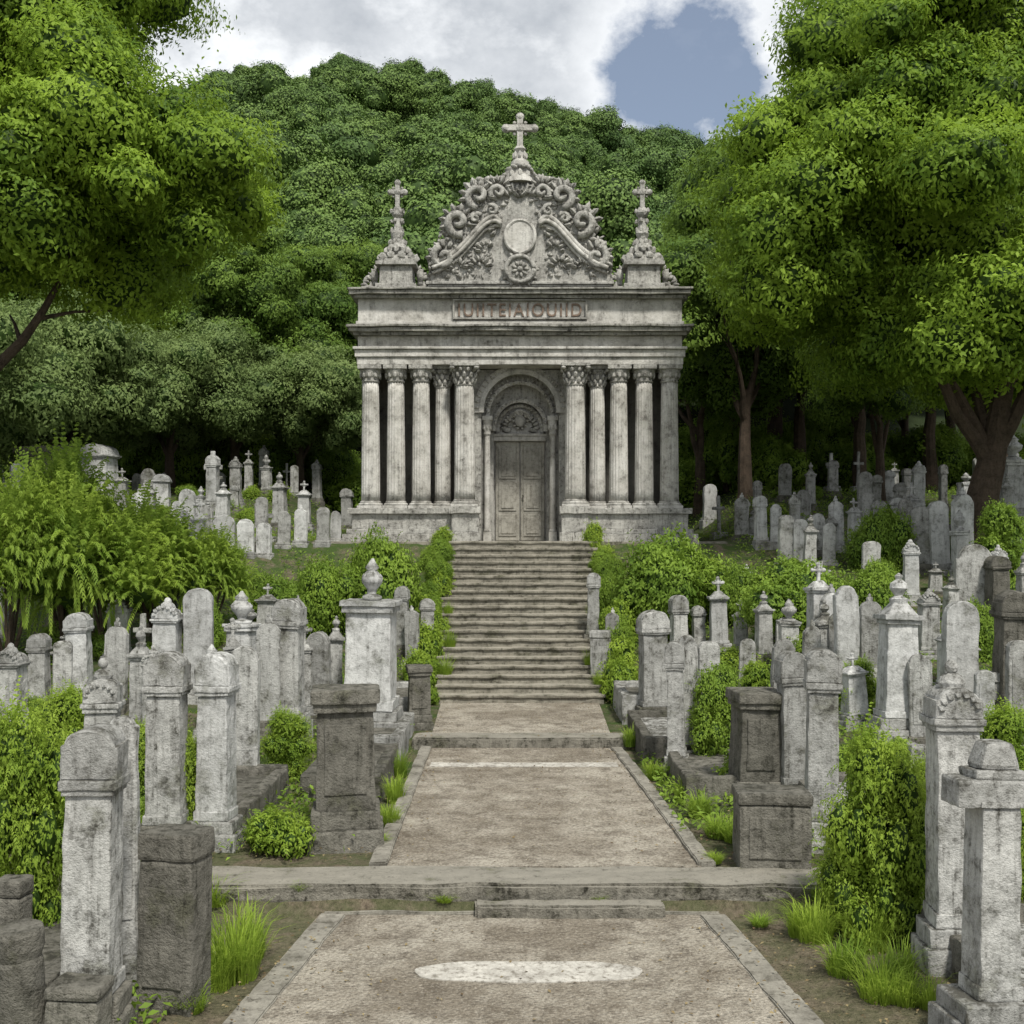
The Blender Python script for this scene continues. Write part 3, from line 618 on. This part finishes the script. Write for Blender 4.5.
        bm=bmesh.new(); t=W*.26; hh=h-ph; zc=ph+hh*.66; box(bm,-t/2,t/2,-t*.4,t*.4,ph-.01,h,.012); box(bm,-W/2,W/2,-t*.4-.004,t*.4+.004,zc-t/2,zc+t/2,.012); P('cross_shaft',bm)
    elif kind=='ped':
        d=W*.42; bm=bmesh.new(); box(bm,-W*.55,W*.55,-d*1.25,d*1.25,-.4,h*.12,.02); box(bm,-W*.5,W*.5,-d*1.12,d*1.12,h*.12-.004,h*.24,.02); P('plinth',bm)
        bm=bmesh.new(); box(bm,-W*.43,W*.43,-d,d,h*.235,h*.86,.015,.94,.94); box(bm,-W*.3,W*.3,-d-.012,d,h*.34,h*.78,.01); P('shaft',bm)
        bm=bmesh.new(); box(bm,-W*.46,W*.46,-d*1.08,d*1.08,h*.855,h*.91,.01); box(bm,-W*.5,W*.5,-d*1.18,d*1.18,h*.908,h,.015); P('cap',bm)
    elif kind=='block':
        d=W*.4; bm=bmesh.new(); box(bm,-W*.5,W*.5,-d,d,-.3,h*.85,.03); box(bm,-W*.36,W*.36,-d-.012,d,h*.15,h*.7,.01); P('tomb_chest',bm)
        bm=bmesh.new(); box(bm,-W*.52,W*.52,-d*1.06,d*1.06,h*.845,h,.025); P('tomb_lid',bm)
    return e
def surround(x0,x1,y0,y1,h,mat,note):
    CNT[0]+=1; cx=(x0+x1)/2; cy=(y0+y1)/2; z=max(hz(x0,y0),hz(x1,y0))
    e=empty('grave_surround',(cx,cy,z),'low stone grave surround, '+note,'grave','graves in the cemetery')
    a=(x1-x0)/2;b=(y1-y0)/2;t=.13
    bm=bmesh.new(); box(bm,-a,a,-b,-b+t,-.6,h,.02); box(bm,-a,a,b-t,b,-.6,h+.02,.02); box(bm,-a,-a+t,-b+t,b-t,-.6,h-.003,.02); box(bm,a-t,a,-b+t,b-t,-.6,h-.003,.02)
    mesh_obj('surround_wall',bm2me(bm,'surround_wall',.016,CNT[0],.14),e,[mat])
    bm=bmesh.new(); box(bm,-a+t,a-t,-b+t,b-t,-.4,h*.75,.01); mesh_obj('grave_cover',bm2me(bm,'grave_cover',.015,CNT[0],.25),e,[G_grey if mat==G_dark and CNT[0]%2 else G_dark])
p,g,d=G_pale,G_grey,G_dark
T=[('post',84,728,1045,64,g,'beside the path',.06),('slab',122,716,1000,34,g),('carved',98,664,905,42,g),('block',168,832,1012,66,d),('drum',16,928,1065,52,d),('block',6,878,990,36,d),('block',72,985,1070,60,d),
('post',163,652,856,46,g,'streaked with black lichen'),('post',213,652,850,42,p),('slab',241,645,790,34,g),('slab',266,622,738,26,g),('post',287,598,735,34,g),('slab',318,632,730,26,g),('crosspost',303,625,722,22,g),
('slab',197,588,705,32,p),('urn',240,590,702,34,p),('carved',163,600,705,32,p),('slab',112,626,712,26,g),('post',78,612,705,28,p),('carved',8,645,745,32,g),('obelisk',140,625,740,24,g),('slab',60,640,720,20,g),
('ped',343,688,846,76,d,'beside the path'),('tall',368,557,735,62,p,'on a stepped base'),('ped',418,665,728,28,d),('post',426,598,655,18,g),('post',402,585,655,16,g),('obelisk',333,615,705,20,g),('slab',412,610,668,16,g),
('post',97,443,510,36,p),('cross',212,450,508,20,p),('post',160,473,515,20,p),('slab',186,488,524,17,p),('slab',144,485,520,16,g),('slab',222,514,556,24,p),('slab',245,518,558,18,p),('slab',263,522,558,16,p),
('slab',283,510,548,14,g),('slab',300,508,546,14,p),('slab',322,506,546,14,g),('post',347,488,532,14,g),('slab',335,510,542,12,p),('ped',45,445,514,56,d),('slab',176,500,535,14,p),('slab',205,505,545,16,g),('crosspost',120,468,515,16,g),
('post',655,610,724,34,g,'beside the path'),('post',680,595,685,20,g),('crosspost',720,577,655,22,p),('post',678,640,776,22,g),('slab',692,634,770,22,g),('slab',711,640,756,24,g),('ped',757,690,806,56,d),('block',776,792,868,80,d),
('post',795,650,808,32,g),('post',824,648,852,40,g,'streaked with black lichen'),('slab',850,585,706,26,p),('crosspost',821,563,662,26,p),('obelisk',901,573,745,44,p),('slab',962,600,712,36,p),
('carved',960,664,975,58,g,'beside a leafy bush'),('arm',996,742,1050,56,g,'beside the path',.1),('slab',978,543,616,42,g),('obelisk',765,590,665,20,g),('urn',790,598,672,24,g),('slab',812,625,695,20,g),('slab',748,638,686,18,g),
('slab',838,612,690,20,g),('post',1016,590,720,40,d),('slab',1020,640,738,24,g),('urn',1016,432,522,30,p),('slab',990,482,534,20,p),('slab',942,500,575,22,p),('slab',965,493,576,22,p),('slab',921,505,574,22,g),
('slab',870,491,543,14,g),('slab',838,500,553,16,p),('slab',820,512,556,14,g),('slab',801,518,566,16,p),('slab',786,514,568,16,g),('post',762,495,548,14,p),('slab',742,496,541,14,g),('slab',776,503,548,12,p),('cross',720,495,538,14,g),
('slab',830,522,566,14,p),('slab',907,498,550,16,g),('crosspost',856,498,548,14,p),('post',593,572,645,16,g),('block',602,630,680,22,g),('slab',612,612,672,15,g),('slab',872,540,590,20,g),('crosspost',742,600,660,18,g),('slab',776,585,640,18,p),('post',700,605,655,16,g),('slab',872,600,680,22,g),('carved',930,590,660,24,g),('post',1000,555,620,24,d)]
for t in T:
    kw={}
    if len(t)>6: kw['note']=t[6]
    if len(t)>7: kw['rot']=t[7]
    gs(*t[:6],**kw)
rr=random.Random(21); nf=0; pts=[]; tries=0
while nf<132 and tries<6000:
    tries+=1; s=rr.choice((-1,1)); y=rr.uniform(13,33) if nf<112 else rr.uniform(26,34); x=s*rr.uniform(3.2 if y<22 else 5.0,y*.47)
    if y>23 and abs(x)<4.9: continue
    if any((x-a)**2+(y-b)**2<.36 for a,b in pts): continue
    pts.append((x,y)); nf+=1
    gs(rr.choice(['slab','slab','post','post','crosspost','urn','obelisk','carved'] if nf%9 else ['cross']),0,0,0,rr.uniform(.20,.36),rr.choice([p,g,g]),pos=(x,y,hz(x,y)),hgt=rr.uniform(.55,1.4))
for a in ((-2.35,-1.5,12.2,14.0,.28,d,'beside the gravel path'),(-2.2,-1.5,14.3,16.2,.30,g,'beside the gravel path'),(-3.6,-2.55,10.6,12.6,.3,d,'holding leafy weeds'),(1.55,2.3,14.2,16.4,.28,d,'beside the gravel path'),
 (1.75,2.6,12.0,13.9,.3,d,'with dark mossy edges'),(2.9,3.9,10.2,12.2,.3,d,'below tall grave pillars'),(1.5,2.3,16.7,18.3,.3,g,'at the foot of the stairs'),(-2.3,-1.5,16.5,18.3,.3,g,'at the foot of the stairs'),
 (-4.6,-2.9,6.6,8.6,.28,d,'carrying several gravestones'),(2.95,4.6,6.2,8.4,.30,d,'carrying several gravestones'),(-6,-4.2,13,15,.3,g,'on the grassy slope'),(4.4,6.0,12.8,14.8,.3,g,'on the grassy slope')):
    surround(*a)
# ------------------------------------------------------------------ TREES
def tree(name,x,y,crown,trunk,label,cat='tree',group=None,rotz=0,scale=1,z=None):
    e=empty(name,(x,y,hz(x,y) if z is None else z),label,cat,group,(0,0,rotz)); e.scale=(scale,)*3
    for nm,me in (('trunk',trunk),('crown',crown)):
        if me: o=bpy.data.objects.new(nm,me); COL.objects.link(o); o.parent=e
    return e
def setm(me,*m):
    for k in m: me.materials.append(k)
    return me
bx,by=-8.6,16.5
c=crown_mesh('crown',[((3.0,-.3,6.6),(1.7,2.0,1.2)),((1.1,0,7.6),(2.4,2.6,1.9)),((-1.5,0,7.5),(3,3,2.6)),((1.2,.3,10.3),(1.9,2.2,1.2))],17,.86,320000,.085,.042,11,.45,.66,.68,.8)
tr_=trunk_mesh('trunk',5.0,.2,[(2.2,0,6.2),(1.5,.5,8),(-1.5,0,7.5),(1.5,-1,7)],3,(.3,0))
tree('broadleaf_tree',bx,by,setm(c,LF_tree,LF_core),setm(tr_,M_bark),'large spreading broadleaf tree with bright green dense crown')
bx,by=8.9,22
c=crown_mesh('crown',[((-.7,0,6.4),(3.6,3.0,2.9)),((-2.5,-.4,7.4),(1.9,2.0,1.6)),((-1.5,-.2,9.4),(2.0,2.0,1.7)),((1.9,0,9.7),(3.0,3,2.6)),((-3.4,0,5.9),(1.1,1.5,1.5)),((.9,-.8,4.5),(3.0,2.4,1.2)),((.8,.3,12),(2.4,2.4,1.5))],17,.98,420000,.11,.054,12,.5,.68,.68,.8)
tr_=trunk_mesh('trunk',3.6,.30,[(-2.3,0,6.5),(2.5,0,7),(-.8,.5,8),(1.2,-.6,5.5),(-1.6,-.5,4.9)],5,(.5,0))
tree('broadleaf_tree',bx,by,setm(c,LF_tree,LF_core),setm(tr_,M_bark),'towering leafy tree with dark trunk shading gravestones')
mid=[]
for k in range(3):
    rr=random.Random(k+40)
    es=[((0,0,6.0),(2.9,2.8,2.4)),((rr.uniform(-1,1),.3,8.0),(2.1,2.1,1.7)),((rr.choice((-1,1))*1.8,-.3,4.9),(1.8,1.9,1.4))]
    c=crown_mesh('crown',es,18,.88,80000,.14,.068,50+k,.4,.72,.7,.72)
    tm_=trunk_mesh('trunk',3.4,.2,[(1.6,.3,5.5),(-1.6,0,5.6),(.3,-1,6.4),(0,1,7)],60+k)
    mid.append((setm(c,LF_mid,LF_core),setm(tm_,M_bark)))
palec=setm(crown_mesh('crown',[((0,0,3.4),(2.6,2.4,1.7)),((1.5,0,2.6),(1.8,1.8,1.3))],18,.8,60000,.12,.055,71,.4,.75,.7,.7),LF_pale,LF_core)
palet=setm(trunk_mesh('trunk',2.2,.16,[(1,.3,3),(-1.2,0,3.2),(.3,-.6,3.4)],72),M_bark)
grp='trees behind the graves'
for k,(px,y,s) in enumerate([(30,36,.75),(110,35.5,.8),(250,35,.80),(330,37,.78),(180,38,.85),(700,34,.8),(745,31.5,.9),(800,34.5,.95),(860,33,.9),(930,34,.95),(1000,32,1.0),(1060,35,1.0),(-40,33,.95),(775,37,1.25),(735,39,1.05),(850,40,1.3),(640,42,.7),(400,43,.65),(300,43,.8),(880,29,.6),(950,38.5,.9),(905,37,.7)]):
    x=(px-CX)/F*y; tree('broadleaf_tree',x,y,*mid[k%3],'dark green broadleaf tree behind rows of graves',group=grp,rotz=k*1.7,scale=s)
for k,(px,y,s) in enumerate([(55,29.5,1.0),(-20,27,.95),(235,33,.9),(300,33.5,.8),(170,32,.85)]):
    x=(px-CX)/F*y; tree('small_tree',x,y,palec,palet,'small pale green bushy tree above the graves',group='small pale trees',rotz=k*2.1,scale=s)
fo=[]
for k in range(4):
    rr=random.Random(k+80)
    es=[((0,0,4.9),(4.3,4.3,2.6)),((rr.uniform(-1.2,1.2),rr.uniform(-1,1),5.8),(3.0,3.0,1.9))]
    c=crown_mesh('crown',es,26,1.1,90000,.16,.11,90+k,.1,.8,.88,.7,wob=.8)
    tm_=trunk_mesh('trunk',4.2,.3,[(1.6,.3,6),(-1.6,0,6)],95+k)
    fo.append((setm(c,LF_forest,LF_core),setm(tm_,M_bark)))
rr=random.Random(5); pts=[]; tries=0
while tries<12000 and len(pts)<205:
    tries+=1; y=rr.uniform(45,126); x=rr.uniform(-.34*y-3,.32*y+3); dmin=4.9+(y-44)*.022
    if any((x-a)**2+(y-b)**2<dmin**2 for a,b in pts): continue
    pts.append((x,y))
for k,(x,y) in enumerate(pts):
    tree('hillside_tree',x,y,*fo[k%4],'dense rounded dark green tree on the forested hillside',group='trees covering the hill',rotz=rr.uniform(0,6),scale=rr.uniform(.9,1.25) if y<100 else rr.uniform(1.0,1.15))
print('hill trees',len(pts))
# ------------------------------------------------------------------ SHRUBS
def shrubmesh(k,n,Lg,Wd,mat,droop=.4,rp=.25,fl=.95,tall=False,fr=None):
    rr=random.Random(k); es=[((0,0,.40),(.66,.58,.34)),((rr.uniform(-.3,.3),0,.56),(.42,.42,.28))]
    if tall: es=[((0,0,.35),(.68,.55,.3)),((.30,.1,.80),(.44,.42,.30)),((-.32,0,1.0),(.38,.38,.28)),((.14,0,1.40),(.40,.36,.22)),((-.2,0,1.55),(.2,.2,.15))]
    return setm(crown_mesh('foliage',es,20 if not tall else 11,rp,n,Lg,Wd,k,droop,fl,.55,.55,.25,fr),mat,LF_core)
def stems():
    bm=bmesh.new()
    for a in range(5): tube(bm,[(0,0,-.1),(.12*math.cos(a*1.3),.12*math.sin(a*1.3),.25),(.35*math.cos(a*1.3),.35*math.sin(a*1.3),.5)],[.03,.022,.012],5)
    return setm(bm2me(bm,'stems'),M_bark)
ST=stems()
SB=[shrubmesh(k,28000,.052,.028,LF_shrub,fr=(110,.3,9,.055,.026)) for k in (301,302)]; SS=[shrubmesh(k,5000,.11,.05,LF_lime,.3,fr=(60,.5,6,.12,.05)) for k in (311,312)]; SM=[shrubmesh(k,15000,.062,.031,LF_lime,.3,fr=(130,.42,10,.07,.030)) for k in (313,314)]
SBT=shrubmesh(331,20000,.07,.034,LF_shrub,.4,tall=True,fr=(160,.4,8,.08,.034)); SMT=shrubmesh(332,26000,.055,.028,LF_lime,.2,rp=.28,tall=True,fr=(320,.42,11,.062,.026,.4))
def feather(seed):
    rg=random.Random(seed); ell=[((0,0,.66),(.5,.45,.16)),((-.42,rg.uniform(-.1,.1),.56),(.36,.35,.15)),((.45,rg.uniform(-.1,.1),.52),(.36,.35,.15)),((rg.uniform(-.3,.3),0,.76),(.25,.25,.12))]
    V=frond_verts(1100,seed,ell,.36,15,.055,.017,.55); n=len(V)//4
    cv=[];cf=[];off=len(V)
    for c,r in ell: cv.append(np.array(c)+ICV*np.array(r)*.6); cf.append(ICF+off); off+=len(ICV)
    return setm(mesh_np('foliage',np.concatenate([V]+cv),[(np.arange(n*4).reshape(-1,4),0),(np.concatenate(cf),1)]),LF_fern,LF_core)
FE=[feather(1),feather(2)]
bm=bmesh.new()
for a in range(9): tube(bm,[(.03*math.cos(a),.03*math.sin(a),-.15),(.12*math.cos(a*1.3),.08*math.sin(a*1.3),.2),(.30*math.cos(a*1.3),.2*math.sin(a*1.3),.42),(.5*math.cos(a*1.3),.3*math.sin(a*1.3),.64)],[.03,.024,.018,.01],6)
FST=setm(bm2me(bm,'stems'),M_bark)
def shrub(px,top,base,w,me,label,pos=None):
    if pos: x,y,z,W,h=pos
    else:
        x,y,z=place(px,base); s=y/F; W=w*s; h=(base-top)*s; y+=W*.2
    S=ST; hd_=1.0
    if me in FE: S=FST; hd_=1.0
    elif h>1.05*W: me=SBT if me in SB else SMT; hd_=1.85
    e=empty('shrub',(x,y,z-.03),label,'bush','bushes among the graves',(0,0,R.uniform(0,6))); e.scale=(W/1.9,W/1.9,h/hd_)
    for nm,m in (('foliage',me),('stems',S)): o=bpy.data.objects.new(nm,m); COL.objects.link(o); o.parent=e
dn='dense green bush between gravestones'; lm='bright lime green leafy bush beside gravestones'; fe='feathery bright green shrub on dark stems'; we='small leafy weeds spilling beside the steps'
for a in [(52,468,670,175,FE[0],fe),(150,512,650,140,FE[1],fe),(-5,490,690,130,FE[1],fe),(205,540,640,90,FE[0],fe),(95,530,668,150,FE[1],fe),
 (375,532,635,115,SB[0],dn),(310,560,640,100,SB[1],dn),(260,572,630,80,SB[0],dn),(16,715,960,120,SM[0],lm),(60,690,800,90,SM[1],lm),(185,735,850,60,SM[0],lm),(285,712,782,60,SM[1],lm),(275,812,858,80,SS[0],lm),
 (135,725,800,56,SS[1],lm),(678,533,640,165,SB[0],'large rounded green bush beside the steps'),(800,560,640,150,SB[1],dn),(880,562,630,90,SB[0],dn),(882,508,575,90,SB[1],dn),(718,668,770,72,SB[0],dn),(618,660,692,34,SS[0],lm),
 (886,738,950,118,SM[0],'tall bright green bush beside gravestones'),(862,825,935,100,SM[1],lm),(912,770,940,84,SM[0],lm),(1012,708,820,90,SM[1],lm),(1010,505,600,80,SB[1],dn),(1020,800,900,60,SM[0],lm),(930,760,850,60,SM[1],lm),
 (205,600,650,50,SB[0],dn),(740,565,625,60,SB[1],dn),(860,660,720,56,SS[1],lm),(760,660,695,44,SS[0],lm),(980,600,660,60,SB[0],dn)]:
    shrub(*a)
for k in range(26):
    t=(k+.5)/26; y=18.6+t*4.9; z=.32+t*2.55
    for s in (-1,1):
        if R.random()<.1: continue
        W=R.uniform(.3,.85); x=s*(1.34+W*.26+R.uniform(0,.22)); shrub(0,0,0,0,R.choice([SS[0],SS[1],SB[0]]),we,pos=(x,y+R.uniform(-.2,.2),max(hz(x,y),z-.2),W,W*R.uniform(.6,1.0)))
rr=random.Random(77); nn=0
while nn<110:
    y=rr.uniform(10,31); s=rr.choice((-1,1)); x=s*rr.uniform(2.2 if y<18 else (2.8 if y<23 else 5),y*.48); W=rr.uniform(.35,.95); nn+=1
    shrub(0,0,0,0,rr.choice([SS[0],SS[1],SB[0],SB[1]]),'low leafy green plant between the graves',pos=(x,y,hz(x,y),W,W*rr.uniform(.35,.65)))
for k in range(34):
    s=-1 if k<13 else 1; y=rr.uniform(33.5,36.5) if k<24 else rr.uniform(36.5,39.5); x=-4.8-(k/12)*12.5 if s<0 else 5.0+((k-13)%11/10)*13; W=rr.uniform(2.4,3.6)
    shrub(0,0,0,0,SB[k%2],'dark leafy undergrowth below the trees',pos=(x,y,hz(x,y),W,rr.uniform(1.4,2.2)))
TU=[setm(blades_mesh('blades',520,.2,.42,.011,k,1.1),LF_lime) for k in (1,2,3)]
def tuft(px,base,w,hp):
    x,y,z=place(px,base); s=y/F; o=bpy.data.objects.new('grass_tuft',TU[R.randrange(3)]); COL.objects.link(o); o.location=(x,y,z); o.rotation_euler=(0,0,R.uniform(0,6)); o.scale=(w*s/.75,w*s/.75,hp*s/.42)
    tag(o,'tuft of long bright green grass beside the path','grass','grass tufts by the path')
for a in [(235,975,80,88),(215,985,60,60),(250,955,50,60),(815,940,60,50),(880,1000,70,60),(845,975,60,50),(905,1005,50,40),(800,935,40,40),(265,842,60,36),(300,842,50,34),(395,800,30,34),(400,775,24,30),(390,825,30,30),(700,815,40,30),(720,835,50,28),(685,800,34,26),(655,778,30,22),(445,905,30,12),(735,840,40,26),(640,700,24,24),(600,690,20,26),(445,680,22,30),(450,650,18,28),(590,670,18,28),(448,620,14,24),(592,620,14,24),(335,842,40,20),(190,860,40,40),(860,870,50,50),(410,715,20,20),(630,745,24,24),(825,905,50,34),(215,905,50,30),(300,900,20,10),(760,925,30,12),(150,900,50,40),(190,1010,50,30),(930,1010,40,40),(380,845,24,14),(600,905,18,8),(715,862,24,14),(870,950,60,60),(900,980,50,50)]: tuft(*a)
rng=np.random.default_rng(9); n=150000
y=5+rng.random(n)**1.2*29; x=rng.uniform(-1,1,n)*(y*.5+1)
f=np.sin(x*1.7+y*.9)+np.sin(y*1.3-x*2.3+1)+rng.normal(0,.7,n); pe=np.where(y<9.2,2.2,np.where(y<18.7,1.5,1.9)); pe=np.where(y>23,4.4,pe)
kp=(np.abs(x)>pe)&(f>np.where(y<10.5,.5,-.6)); kp&=~((y>9.1)&(y<9.8)&(np.abs(x)<2.8)); x=x[kp];y=y[kp]
P=np.stack([x,y,hf(x,y)+rng.uniform(.0,.15,len(x))+.02],1); Nn=nrm(rng.normal(size=P.shape)*.6+np.array([0,0,1]))
V=leafcards(P,Nn,.075,.032,rng,.0); gc=mesh_obj('ground_cover',mesh_np('ground_cover',V,[(np.arange(len(V)).reshape(-1,4),0)]),mats=[LF_shrub]); tag(gc,kind='stuff',label='low green weeds covering soil between the graves')
n=9000; y=5+rng.random(n)*14; x=rng.uniform(-3,3,n); zz=np.where((np.abs(x)<1.4),np.interp(y,[9.19,9.2,9.75,15.3,15.3001,15.75],[.0,.22,.206,.206,.345,.326]),hf(x,y)+.03)
kp=(rng.random(n)<np.clip((np.abs(x)-.6)*.6,.10,1)); kp&=~((y>8.9)&(y<9.8)); P=np.stack([x,y,zz+.012],1)[kp]; Nn=nrm(rng.normal(size=P.shape)*.25+np.array([0,0,1]))
m_,nt=newmat('dry_leaves'); gg=N(nt,'ShaderNodeNewGeometry'); finish(nt,mixc(nt,gg.outputs['Random Per Island'],(.08,.05,.025),(.26,.21,.11)),.8)
V=leafcards(P,Nn,.032,.018,rng,0); fl=mesh_obj('fallen_leaves',mesh_np('fallen_leaves',V,[(np.arange(len(V)).reshape(-1,4),0)]),mats=[m_]); tag(fl,kind='stuff',label='dry brown leaf litter scattered along the path')
# ------------------------------------------------------------------ WORLD / LIGHT
w=bpy.data.worlds.new('World'); sc.world=w; w.use_nodes=True; nt=w.node_tree
for k in list(nt.nodes): nt.nodes.remove(k)
EL=math.radians(58); AZ=math.radians(160)
sky=N(nt,'ShaderNodeTexSky',sky_type='NISHITA'); sky.sun_disc=False; sky.sun_elevation=EL; sky.sun_rotation=AZ; sky.air_density=1.0; sky.dust_density=2.0
tc=N(nt,'ShaderNodeTexCoord'); D=tc.outputs['Generated']
n1=noi(nt,D,5,8,.6,(1,1,1.3)); n2=noi(nt,D,6.0,7,.6,(1,1,1.5)); n3=noi(nt,D,14,6,.62,(1,1,1.4))
hd=Vector(((684-CX)/F,1,(540-78)/F)).normalized()
vm=N(nt,'ShaderNodeVectorMath',operation='DISTANCE'); L(nt,D,vm.inputs[0]); vm.inputs[1].default_value=hd
dist=rmp(nt,vm.outputs['Value'],.0,.135)
cl=mth(nt,'ADD',mth(nt,'MULTIPLY',dist,.8),mth(nt,'MULTIPLY',mth(nt,'SUBTRACT',n1,.5),.9))
cl=mth(nt,'ADD',cl,mth(nt,'MULTIPLY',mth(nt,'SUBTRACT',n3,.5),.7))
mask=rmp(nt,cl,.36,.54,.14,1)
edge=rmp(nt,cl,.95,.5,0,1)   # clouds are thinner and brighter towards the gap
cc=mixc(nt,mth(nt,'MAXIMUM',rmp(nt,n2,.42,.58),mth(nt,'MULTIPLY',edge,.8)),(.44,.47,.51),(.88,.90,.92))
b1=N(nt,'ShaderNodeBackground'); b1.inputs[1].default_value=.11; L(nt,sky.outputs[0],b1.inputs[0])
b2=N(nt,'ShaderNodeBackground'); b2.inputs[1].default_value=1.22; L(nt,cc,b2.inputs[0])
ms=N(nt,'ShaderNodeMixShader'); L(nt,mask,ms.inputs[0]); L(nt,b1.outputs[0],ms.inputs[1]); L(nt,b2.outputs[0],ms.inputs[2])
ow=N(nt,'ShaderNodeOutputWorld'); L(nt,ms.outputs[0],ow.inputs[0])
sd=bpy.data.lights.new('sun','SUN'); sd.energy=4.5; sd.angle=math.radians(7); sd.color=(1,.955,.87); so=bpy.data.objects.new('sun',sd); COL.objects.link(so)
dv=Vector((math.sin(AZ)*math.cos(EL),math.cos(AZ)*math.cos(EL),math.sin(EL))); so.rotation_euler=dv.to_track_quat('Z','Y').to_euler(); so.location=(0,0,40)
cam=bpy.data.cameras.new('camera'); co=bpy.data.objects.new('camera',cam); COL.objects.link(co); co.location=(0,0,H); co.rotation_euler=(math.radians(90),0,0)
cam.sensor_width=36; cam.lens=F/1024*36; cam.shift_x=-8/1024; cam.shift_y=28/1024; cam.clip_end=3000; cam.clip_start=.1; sc.camera=co
sc.view_settings.view_transform='Standard'; sc.view_settings.look='None'; sc.view_settings.exposure=0; sc.view_settings.gamma=1
